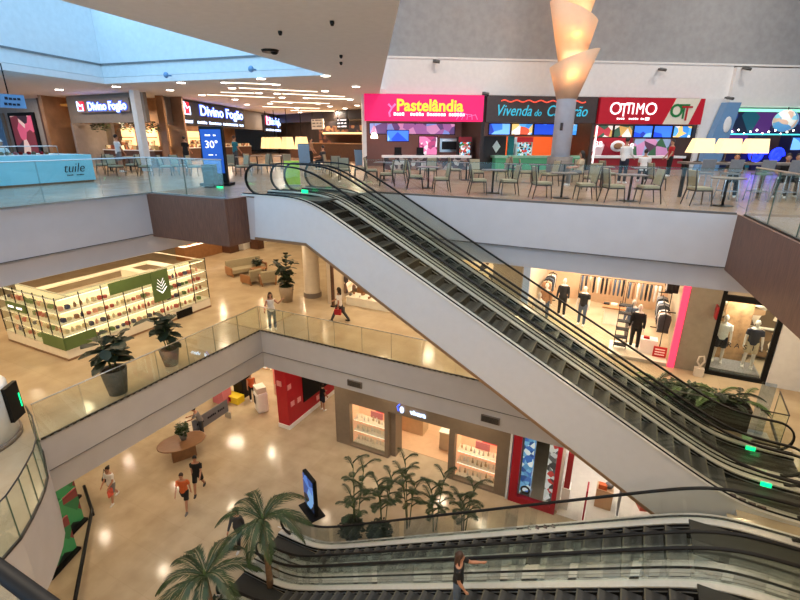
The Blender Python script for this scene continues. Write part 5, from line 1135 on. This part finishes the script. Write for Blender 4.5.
# pale blue screen strip and white-blue curtain at left of clothes shop
tag(MB().box(-3.3,-3.05,SY,SY+.2,6,9.2).build('light_upright',mat('blade',s(150,172,205),.3,emit=.12)),'pale blue glowing upright at the left side of the clothes shop','light')
# framed window shop
t = thing('shop_window_frame','black framed shop window with two mannequins near the right edge','window frame',(3.2,SY,6)); m = MB(); m.box(0,.12,-.02,.1,0,3.9); m.box(1.6,1.75,-.02,.1,0,2.9); m.box(.12,1.6,-.02,.1,2.7,2.9); m.box(.12,1.6,-.02,.1,0,.14); m.build('frame','black',t)
MB().box(.12,1.6,.03,.04,.14,2.7).build('pane','glass',t); MB().box(.12,1.6,.15,1.2,.02,.2).build('sill',mat('speckled',s(120,120,122),.4,noise=.5,scale=20),t)
[text(c_,.24,'sign_black',t,(.3+.22*i_,.02,1.18-.0*i_),(RX,0,0),name='window_letter',ext=.004) for i_, c_ in enumerate('BRASIL')]
t = thing('backdrop_panel','tan textured backdrop between the two window mannequins','panel',(4.05,18.95,6)); MB().box(-.4,.4,0,.06,0,2.4).build('panel',mat('tan_backdrop',s(176,136,96),.7,noise=.35,scale=4),t); MB().box(-.45,.45,-.1,.15,0,.05).build('foot','dark_wood',t)
img_mat('bag_shelf',[s(180,140,100),s(230,210,180),s(120,90,60),s(90,70,50),s(210,190,150)],3,.25); t = thing('display_shelf','pale shelf of bags and goods behind the window mannequins','shelf',(3.3,19.5,6)); MB().box(0,3,.1,.3,.2,3).build('goods','bag_shelf',t); MB().box(0,3,-.05,.1,1.3,1.34).box(0,3,-.05,.1,2.1,2.14).build('board','shelf_white',t)
t = thing('red_round_sign','small dark red blade sign on the stone pillar','sign',(3.1,SY-.25,8.35)); m = MB(); m.cbox((0,0,0),(.06,.36,.45)); m.build('plate','dim_red',t,bevel=.02); MB().box(-.02,.02,.18,.25,-.02,.02).build('bracket','black',t)
t = thing('heart_stand','small white stand with a loop top beside the black framed window','stand',(3.0,17.3,6)); m = MB(); m.tube([(0,0,0),(0,0,.35),(.1,0,.55),(.05,0,.75),(-.08,0,.7),(-.1,0,.5),(0,0,.35)],.03,6); m.build('loop','off_white',t); MB().box(-.14,.14,-.1,.1,0,.3).build('base','off_white',t)
t = thing('shop_window_frame','next black framed shop window at the right picture edge','window frame',(5.95,SY,6)); m = MB(); m.box(0,.1,0,.1,0,3.2); m.box(.1,2.5,0,.1,0,.12); m.box(.1,2.5,0,.1,2.7,2.85); m.build('frame','black',t); MB().box(.1,2.5,.04,.05,.12,2.7).build('pane','glass',t)
# pale totem by the planter
X, Y = up(756,437,6)
t = thing('clear_totem','pale blue glass totem standing at the end of the fern planter','totem',(4.05,14.05,6)); m = MB(); m.box(-.16,.16,-.02,.02,.05,1.6); m.build('panel',glass_mat('blue_glass',(.74,.82,.92),.2),t); MB().box(-.3,.3,-.16,.16,0,.05).build('foot','steel',t)
railing('short glass railing beside the fern planter with dark top rail',[(3.9,13.6),(4.5,13.6),(4.6,15.0)],6,1.0,1.2,cap='chan',glass='glass_green')
# shoe shop displays
shoe_m = MB(); shoe_m.ell((0,0,.05),(.05,.14,.05),10,6); shoe_m.ell((0,.09,.09),(.045,.05,.05),8,5); shoe_me = {k: None for k in ('c_white','c_black','c_tan','c_red','c_grey')}
base_me = shoe_m.mesh('shoe','c_white')
for k in shoe_me: me = base_me.copy(); me.materials.clear(); me.materials.append(MATS[k]); shoe_me[k] = me
def shoe_table(label, x, y, w, d, h, n, group, ang=0, front='wood_light'):
    t = thing('shoe_display',label,'display table',(x,y,6),R(ang)); MB().box(-w/2,w/2,-d/2,d/2,0,h-.05).build('base',front,t); MB().box(-w/2-.03,w/2+.03,-d/2-.03,d/2+.03,h-.05,h).build('top','shelf_white' if front != 'wood_light' else 'wood_light',t)
    for k in range(n):
        a = -w/2+.15+(w-.3)*(k%((n+1)//2))/max(1,(n+1)//2-1); b = -d*.22 if k < (n+1)//2 else d*.22; v = Vector((a*math.cos(R(ang))-b*math.sin(R(ang)),a*math.sin(R(ang))+b*math.cos(R(ang)),0))
        o = bpy.data.objects.new('shoe',shoe_me[rn.choice(list(shoe_me))]); COL.objects.link(o); o.location = (x+v.x,y+v.y,6+h+.002); o.rotation_euler = (0,0,rn.uniform(2.6,3.6)); tag(o,'shoe standing on the '+label,'shoe',group)
shoe_table('low grey fronted shoe bench nearest the aisle',-10.3,18.3,2.9,.7,.42,12,'shoes on the nearest bench',0,'shelf_white')
shoe_table('wooden shoe table left behind the nearest bench',-11.3,19.7,1.3,.8,.6,8,'shoes on the left table'); shoe_table('wooden shoe table in the middle of the shoe shop',-9.6,20.0,1.3,.8,.7,8,'shoes on the middle table')
shoe_table('long low shoe table at the right of the shoe shop',-7.2,19.0,2.2,.7,.5,10,'shoes on the right table'); 
img_mat('shoe_wall',[s(240,220,180),s(110,80,60),s(220,190,150),s(60,50,46),s(230,200,160),s(250,235,205)],3.5,.4)
t = thing('display_shelf','glowing wall of shoe shelves at the back of the shoe shop','shelf',(-12.2,23.5,6)); MB().box(0,7.6,.1,.3,.3,3.6).build('goods','shoe_wall',t)
for k in range(6): MB().box(0,7.6,-.15,.1,.3+k*.6,.34+k*.6).build('board','shelf_white',t)
t = thing('display_shelf','narrow glowing shoe shelf at the left side of the shoe shop','shelf',(-12.3,18.6,6)); MB().box(.02,.12,0,4,.3,3.6).build('goods','shoe_wall',t); MB().box(.12,.3,0,4,1.2,1.24).box(.12,.3,0,4,2.1,2.14).build('board','shelf_white',t)
t = thing('shop_post','dark slim post at the left edge of the shoe shop opening','post',(-12.15,SY-.2,6)); MB().box(-.06,.06,-.06,.06,0,3.9).build('shaft','brown_panel',t); MB().box(-.1,.1,-.1,.1,0,.06).build('foot','dark_metal',t)
t = thing('shop_post','short grey stand at the right end of the shoe bench','post',(-8.1,17.9,6)); MB().box(-.12,.12,-.12,.12,0,.8).build('shaft','taupe',t); MB().box(-.15,.15,-.15,.15,.8,.84).build('top','dark_metal',t)
# white round unit at the far left on the curved balcony
t = thing('round_column_unit','white round drum with a black and green display at the left picture edge','column',(-14.75,4.1,6)); m = MB(); m.lathe([(1.15,0),(1.15,1.5),(1.1,1.55)],(0,0,0),40); m.build('drum','white_paint',t); m = MB(); m.lathe([(1.2,0),(1.2,.12)],(0,0,0),40); m.build('skirting','taupe',t)
m = MB(); m.box(-.05,.05,-.25,.25,.5,1.5); o = m.build('display','black',t,(.78,.95,0),R(36)); m = MB(); m.box(.05,.06,.17,.2,.75,1.15); m.build('green_strip','green_led',o)
# ================================================================ ground floor
GY = 15.35
mat('facade', s(128,112,94), .55, noise=.05); mat('crimson', s(170,16,38), .45); emat('window_glow', s(255,206,150), 1.1)
m = MB(); m.box(-10.88,-10.1,GY,GY+.25,0,4.2); m.box(-10.1,-8.28,GY,GY+.25,2.33,4.2); m.box(-10.1,-8.28,GY,GY+.25,0,.1); m.box(-8.28,-8.1,GY,GY+.25,0,4.2); m.box(-8.28,-7.85,GY+.25,GY+.9,0,4.2)
m.box(-8.1,-5.25,GY,GY+.25,2.45,4.2); m.box(-5.25,-5.0,GY,GY+.9,0,4.2); m.box(-5.0,-3.25,GY,GY+.25,2.33,4.2); m.box(-5.0,-3.25,GY,GY+.25,0,.1); m.box(-3.25,-2.75,GY,GY+.25,0,4.2); m.box(-10.88,-10.7,GY+.25,23,0,4.2)
struct(m.build('wall_jewellery_shop','facade')); struct(MB().box(-2.75,-2.66,GY-.08,GY+.3,0,4.2).build('trim_shop','white_paint'))
struct(MB().box(-10.7,-2.8,21.5,21.7,0,4.2).build('wall_jewellery_shop','column_cream')); struct(MB().box(-2.8,-2.66,GY+.3,21.6,0,4.2).build('wall_jewellery_shop','column_cream'))
struct(MB().box(-10.7,-2.8,GY+.95,21.5,.0,.015).build('floor','shop_floor'))
rn = random.Random(9)
boxp = {}
for x0, x1, lb in ((-10.1,-8.28,'left'),(-5.0,-3.25,'right')):
    t = thing('window_display','%s glowing shop window of the taupe jewellery shop with three shelf rows' % lb,'window display',(x0,GY,0)); w_ = x1-x0
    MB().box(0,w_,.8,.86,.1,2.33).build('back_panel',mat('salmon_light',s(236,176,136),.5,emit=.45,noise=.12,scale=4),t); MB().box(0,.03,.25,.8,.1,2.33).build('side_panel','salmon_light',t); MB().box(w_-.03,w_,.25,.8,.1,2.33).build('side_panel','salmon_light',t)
    MB().box(.03,w_-.03,.25,.8,.1,.14).build('shelf','shelf_white',t)
    for z in (.72,1.3): MB().box(.03,w_-.03,.3,.8,z,z+.03).build('shelf','shelf_white',t); MB().box(.05,w_-.05,.3,.32,z-.02,z).build('led_strip','led_warm',t)
    MB().box(0,w_,.1,.11,.1,2.33).build('pane','glass',t); MB().box(w_*.55,w_-.06,.72,.78,1.75,2.2).build('poster',mat('poster_red',s(220,60,70),.5,emit=.3),t); MB().box(w_*.4,w_*.75,.68,.71,1.4,1.75).build('poster','c_pink',t)
    arealight(((x0+x1)/2,GY+.55,2.3),(w_*.8,.3),13,(1,.76,.5),shape='RECTANGLE')
    for z in (.14,.75,1.33):
        x = .15
        while x < w_-.12:
            mt = rn.choice(['white','shelf_white','c_beige','off_white']); key = mt
            if key not in boxp: m = MB(); m.lathe([(.05,0),(.045,.07),(.02,.14),(.03,.2),(.01,.22)],(0,0,0),8); boxp[key] = m.mesh('jewel_stand',mt)
            o = bpy.data.objects.new('jewel_stand',boxp[key]); COL.objects.link(o); o.location = (x0+x,GY+.5+rn.uniform(-.08,.1),z+.002); tag(o,'pale jewellery stand on a glowing shelf of the %s shop window' % lb,'jewellery stand','jewellery stands in the %s window' % lb); x += rn.uniform(.15,.22)
for p in ((-9,17.5,4),(-6.4,18,4),(-4.2,17.5,4),(-6.4,20.5,4)): arealight(p,.5,70,(1,.82,.6))
for k, (x, y) in enumerate(((-8.1,17.9),(-5.55,17.4))):
    t = thing('shop_counter','pale counter inside the jewellery shop, %s one through the doorway' % ['left','right'][k],'counter',(x,y,0)); MB().box(-.75,.75,-.35,.35,0,.9).build('body',mat('pale_wood',s(206,180,144),.5),t); MB().box(-.78,.78,-.38,.38,.9,.95).build('worktop','shelf_white',t)
t = thing('shop_sign','small white glowing shop sign on the taupe fascia over the doorway','sign',(-6.9,GY-.06,2.78)); m = MB(); m.ell((-.5,0,.0),(.1,.03,.16),10,6); m.build('emblem','blue_white',t); text('vivara',.3,'blue_white',t,(.25,0,0),(RX,0,0),bold=.012)
m = MB(); m.tube([(-.66,0,-.1),(-.72,0,.1),(-.6,0,.25)],.03,5); m.build('emblem_leaf','blue_outline',t)
# air grilles in the slab edge
for k, (x, y) in enumerate(((355,388),(490,425))):
    X = onY(x,y,13.64); t = thing('air_grille','dark rectangular air grille in the slab edge above the taupe shop, %s one' % ['left','right'][k],'grille',(X[0],13.62,4.55)); MB().box(-.33,.33,-.03,.03,-.13,.13).build('frame','taupe',t)
    for q in range(5): MB().box(-.3,.3,-.045,-.03,-.1+q*.045,-.075+q*.045).build('slat','chan',t)
# red framed shop
t = thing('red_shop_frame','crimson framed glass shop front right of the taupe shop','shop front',(-2.62,GY,0)); m = MB(); m.box(0,.32,-.1,.1,0,4.1); m.box(1.62,1.78,-.1,.1,0,4.1); m.box(.32,1.62,-.1,.1,0,.3); m.build('frame','crimson',t); MB().box(.32,1.62,0,.015,.3,3.2).build('pane','glass',t)
img_mat('blue_shelf',[s(60,110,190),s(120,180,220),s(40,80,150),s(230,240,245),s(90,150,200)],5,.5); img_mat('grey_shelf',[s(60,60,64),s(220,220,220),s(120,120,124),s(240,240,240),s(90,90,96),s(200,60,60)],5,.35)
t = thing('blue_rack','tall blue goods rack behind the red framed glass','rack',(-2.3,GY+.5,0)); MB().box(0,.4,0,.4,.05,3.2).build('goods','blue_shelf',t); MB().box(0,.45,-.02,.42,0,.05).build('base','white',t)
t = thing('grey_rack','tall rack of grey and black goods behind the red framed glass','rack',(-1.35,GY+.5,0)); MB().box(0,.4,0,.5,.05,3.2).build('goods','grey_shelf',t); MB().box(0,.45,-.02,.52,0,.05).build('base','white',t)
t = thing('wheel_display','black wheeled item low behind the red framed glass','display item',(-2.05,GY+.35,0)); m = MB(); m.tube([(.16*math.cos(k*.4),0,.36+.16*math.sin(k*.4)) for k in range(17)],.04,6); m.build('wheel','black',t); MB().box(-.18,.18,-.1,.1,0,.2).build('base','c_grey',t)
# white shop right of it
mat('bright_floor', s(214,206,196), .25); struct(MB().box(-.75,9,GY,24,.0,.015).build('floor','bright_floor')); struct(MB().box(-.8,9,23.9,24.1,0,4.2).build('wall_white_shop','white')); struct(MB().box(-.85,-.75,GY+.2,24,0,4.2).build('wall_white_shop','white'))
for p in ((1.5,16.5,4),(3.8,17,4),(1.5,19.5,4),(4,20,4),(.4,17.8,4)): arealight(p,.7,42,(1,.93,.84))
for k, (x, y) in enumerate(((583,517),(617,512))):
    X, Y = up(x,y,0); Y = max(Y,GY+.1); t = thing('security_gate',['slim red and white anti theft gate at the white shop entrance','slim grey anti theft gate right of the red one'][k],'gate',(X,Y,0)); MB().box(-.03,.03,-.3,.3,.06,1.45).build('panel','crimson' if k == 0 else 'c_grey',t,bevel=.02); MB().box(-.06,.06,-.34,.34,0,.06).build('foot','white',t)
X, Y = up(602,508,0); t = thing('product_plinth','tan display plinth with orange and grey items in the white shop','plinth',(X,Y+.2,0)); MB().box(-.3,.3,-.25,.25,0,.85).build('body',mat('tan_box',s(200,160,120),.5),t); MB().box(-.25,.05,-.2,.0,.85,1.05).build('item','c_orange',t); m = MB(); m.ell((.12,0,1.0),(.16,.14,.14),10,6); m.build('item','c_grey',t)
X, Y = up(650,512,0); tag(MB().box(-.5,.5,-.3,.3,0,.7).build('red_bin',mat('orange_red',s(210,80,50),.5),None,(X,Y+.3,0),R(20),bevel=.02),'orange red low display box beside the escalator side panel','box')
X, Y = up(525,440,0); t = thing('cart_rack','row of dark red shopping baskets by the white shop door','baskets',(-.55,GY+.6,0)); m = MB(); m.box(-.1,.1,-.2,.2,1.0,2.6); m.build('panel','dim_red',t); MB().box(-.15,.15,-.25,.25,0,1.0).build('base','white',t)
# red shop at the left
t0 = MB(); t0.box(-14.15,-13.5,15.1,15.25,0,4.2); t0.box(-13.65,-13.5,15.25,22,0,4.2); struct(t0.build('wall_red_shop',mat('red_wall',s(176,16,34),.45)))
t0 = MB(); t0.box(-14.17,-13.48,15.06,15.1,0,.22); t0.box(-13.5,-13.46,15.1,22,0,.22); struct(t0.build('baseboard_red','white'))
mat('pink_tile', s(226,150,150), .5)
for k, (a, y, z) in enumerate((('x',15.45,1.3),('x',15.95,1.25),('x',15.3,2.3),('x',17.5,.55),('y',-13.9,2.5),('y',-14.0,3.4))):
    m = MB(); (m.box(-13.5,-13.47,y-.13,y+.13,z-.13,z+.13) if a == 'x' else m.box(y-.13,y+.13,15.05,15.1,z-.13,z+.13)); tag(m.build('square_tile','pink_tile'),'small pink square tile on the red shop wall','tile','pink tiles on the red wall')
t = thing('shop_window','dark shop window with hanging garments in the red wall','window display',(-13.48,17.0,0)); m = MB(); m.box(-.02,.02,-.7,2.4,.9,3.2); m.build('pane','black',t); m = MB()
m.box(0,.5,-.5,.6,3.0,3.05); m.box(.45,.5,-.5,.6,2.85,3.1); m.build('awning','off_white',t)
for k in range(4): m = MB(); m.loft([((.12,.4+k*.55,3.0),.05,.05),((.12,.4+k*.55,2.8),.08,.18),((.12,.4+k*.55,2.0),.06,.16)],8); m.build('garment',['c_black','c_white','c_dgrey','c_red'][k],t)
# interior of the bright shop beyond
struct(MB().box(-24,-14.6,19.6,19.8,0,4.2).build('wall_bright_shop',mat('bright_wall',s(255,236,200),.5))); struct(MB().box(-13.4,-10.8,26,26.2,0,4.2).build('wall_corridor','column_cream'))
for p in ((-17,17.3,4.1),(-19.5,17.3,4.1),(-15.5,18.3,4.1)): arealight(p,.15,50,(1,.87,.62))
for p in ((-12.2,18,4.1),(-12.2,22,4.1)): arealight(p,.5,60)
X, Y = up(262,410,0); t = thing('service_pod','white rounded kiosk pod with a small dark screen in the bright shop','kiosk',(X,Y,0),R(-30)); m = MB(); m.box(-.36,.36,-.3,.3,0,1.15); m.build('body','white',t,bevel=.12); MB().box(-.16,.1,-.32,-.3,.5,1.0).build('screen','black',t); MB().box(-.3,.3,-.25,.25,1.15,1.45).build('top_panel','off_white',t)
X, Y = up(268,405,0); t = thing('pink_shelf','pale pink shelf unit behind the white pod','shelf',(X+.1,Y+1.2,0)); MB().box(-.5,.5,-.2,.2,0,2.2).build('body',mat('pale_pink',s(236,196,176),.5),t); MB().box(-.45,.45,-.24,-.2,.7,1.9).build('goods','pink_goods',t)
X, Y = up(243,395,0); tag(MB().box(-.35,.35,-.3,.3,0,1.6).build('black_stand','black',None,(X,Y,0),bevel=.03),'tall black stand beside the person in orange vest','stand')
X, Y = up(232,400,0); t = thing('yellow_display','yellow and orange low display in the bright shop','display',(X,Y,0)); MB().box(-.7,.7,-.25,.25,0,.4).build('body',mat('yellow',s(240,210,40),.5),t); MB().box(-.4,.2,-.27,-.25,.1,.35).build('label','c_red',t)
X, Y = up(220,403,0); t = thing('pink_basket','pink and white basket stand left of the yellow display','stand',(X,Y+.2,0)); MB().box(-.4,.4,-.3,.3,0,.9).build('body','c_pink',t); MB().box(-.42,.42,-.32,.32,.9,.95).build('top','white',t)
for k, (x, y) in enumerate(((-19.5,19.2),(-17.6,19.2),(-15.9,19.2))):
    t = thing('display_shelf','bright lit wall shelf at the back of the bright shop, %s' % ['left','middle','right'][k],'shelf',(x,y,0)); MB().box(-.8,.8,.1,.35,.2,2.8).build('goods',img_mat('bright_goods',[s(255,240,200),s(240,200,140),s(255,250,230),s(220,160,100),s(200,80,60)],4,.6),t)
    MB().box(-.8,.8,-.05,.1,1.0,1.04).box(-.8,.8,-.05,.1,1.9,1.94).build('board','white',t)
# table with plant and banner
tx, ty = up(180,455,.75)
t = thing('round_wood_table','large rounded wooden table with a plant on the ground floor','table',(-16.5,11.35,0),R(60)); m = MB(); m.lathe([(.95,.72),(1.0,.74),(1.0,.78),(.95,.78)],(0,0,0),36)
for v in m.bm.verts: v.co.x *= 1.02; v.co.y *= .7
m.build('tabletop',mat('table_wood',s(136,98,66),.35,noise=.15,scale=4,stretch=(1,10,1)),t); MB().box(-.5,.5,-.3,.3,0,.72).build('base','table_wood',t)
t = thing('potted_plant','leafy green plant in a pot standing on the round wooden table','potted plant',(-16.55,11.5,.78)); m = MB(); m.lathe([(.12,0),(.17,.25),(.15,.25)],(0,0,0),14); m.build('pot','pot_grey',t); foliage(200,(0,0,.55),(.22,.22,.32),.17,seed=71).build('foliage','leaf',t); m = MB(); m.tube([(0,0,.2),(0,0,.6)],.02,5); m.build('stem','stem',t)
p0 = Vector((*up(195,440,0),0)); p1 = Vector((*up(229,417,0),0)); d = p1-p0
t = thing('grey_banner','long grey banner panel with faint white lettering beside the table','banner',(p0.x,p0.y,0),math.atan2(d.y,d.x)); MB().box(0,d.length,-.02,.02,.35,1.05).build('panel',mat('banner_grey',s(112,116,124),.6),t); marks(16,d.length*.8,.12,'c_navy',t,(d.length/2,-.021,.72))
for q in (.05,d.length-.05): MB().box(q-.03,q+.03,-.2,.2,0,.35).build('foot','steel',t)

# digital totem with a blue picture
t = thing('digital_totem','black leaning digital totem with blue picture behind the tall palm','totem',(-9.3,11.25,0),R(-27)); MB().box(-.45,.45,-.08,.08,.05,1.7).build('housing','black',t,bevel=.03); MB().box(-.4,.4,-.095,-.08,.25,1.62).build('screen',img_mat('totem_pic',[s(30,50,90),s(120,170,230),s(40,80,160),s(20,26,40),s(80,130,210)],2.6,.55),t); MB().box(-.55,.55,-.3,.3,0,.05).build('foot','black',t)
t = thing('totem_back','x','x'); bpy.data.objects.remove(t)
# green shop and dark rail under the curved balcony
img_mat('green_front',[s(40,120,70),s(60,140,84),s(120,50,50),s(40,110,64),s(24,30,26),s(70,150,90)],1.4,.15)
def rail3(label, pts, r=.05):
    t = thing('floor_rail',label,'rail',(pts[0][0],pts[0][1],0)); o0 = Vector(pts[0])
    m = MB(); m.tube([Vector(p)-Vector((o0.x,o0.y,0)) for p in pts],r,6); m.build('bar','dark_metal',t)
    for p in pts: m = MB(); m.tube([(p[0]-o0.x,p[1]-o0.y,0),(p[0]-o0.x,p[1]-o0.y,p[2])],r*.8,6); m.build('post','dark_metal',t)
a = [(*up(x,y,.25),.25) for x, y in ((84,486),(92,510),(75,600))]; rail3('dark low rail on the floor beside the green shop front',a,.06)
struct(MB().box(-24,-17.9,3.0,3.1,0,4.2).build('wall_green_shop','plaster_warm'))
for k, (x, y, lb) in enumerate(((70,505,'farthest green patterned poster board beside the dark rail'),(76,530,'middle green poster board under the curved balcony'),(68,562,'nearest green poster board under the curved balcony'))):
    X, Y = up(x+2,y+6,0); t = thing('poster_board',lb,'poster board',(X-.4,Y,0),R(-70)); MB().box(-.6,.6,-.03,.03,.1,1.5).build('panel','green_front',t); MB().box(-.62,.62,-.18,.18,0,.1).build('foot','black',t)
# ================================================================ light
w = bpy.data.worlds.new('sky'); SC.world = w; w.use_nodes = True; nt = w.node_tree; bg = nt.nodes['Background']
bg.inputs[0].default_value = (.30,.57,.86,1); bg.inputs[1].default_value = 3.3
def grid(x0, x1, y0, y1, z, st_, p, size=.15, col=(1,.75,.48), ex=None):
    nx = max(1, round((x1-x0)/st_)); ny = max(1, round((y1-y0)/st_))
    for i in range(nx):
        for j in range(ny): arealight((x0+(i+.5)*(x1-x0)/nx, y0+(j+.5)*(y1-y0)/ny, z), size, p, col)
# middle floor downlights (under the upper slab)
grid(-27,-14.2,0,28, 10.05, 4.2, 66)
grid(-13,6.5,14.2,17.2, 10.05, 3.4, 50)
# ground floor downlights (under the middle slab)
grid(-26,-13.8,3,19, 4.15, 3.8, 34, .14, (1,.8,.58))
grid(-13,8,14,15.2, 4.15, 3.6, 24, .14, (1,.8,.58))
grid(-13,3.5,-7,0, 10.05, 3.4, 120)  # unseen lamps under the upper slab, added to warm the facing fascias
grid(4.5,9,-6,12, 10.68, 3.6, 80)  # unseen lamps under the right upper slab, added to warm the left fascia
# unseen lamps added high over the void to light hall and floors
for x, y in ((-5,6.0),(-2,1),(-5,1),(-2,-4)): arealight((x,y,15.9), .4, 120, (1,.84,.66))
for x, y in ((2,6),(6,12),(0,10),(8,22),(0,20),(6,30),(-6,20)): arealight((x,y,24.8), 1.6, 420, (1,.95,.88))
grid(-40,-14,18,46, 15.95, 6.5, 130, col=(1,.86,.7))
for x in (-34,-30,-26): arealight((x,15.6,15.95), .3, 90, (1,.88,.74))  # unseen wash lamps added to brighten the left restaurant sign panel
SC.view_settings.view_transform = 'Standard'; SC.view_settings.look = 'None'; SC.view_settings.exposure = 0.16; SC.view_settings.gamma = 1; SC.view_settings.use_curve_mapping = False
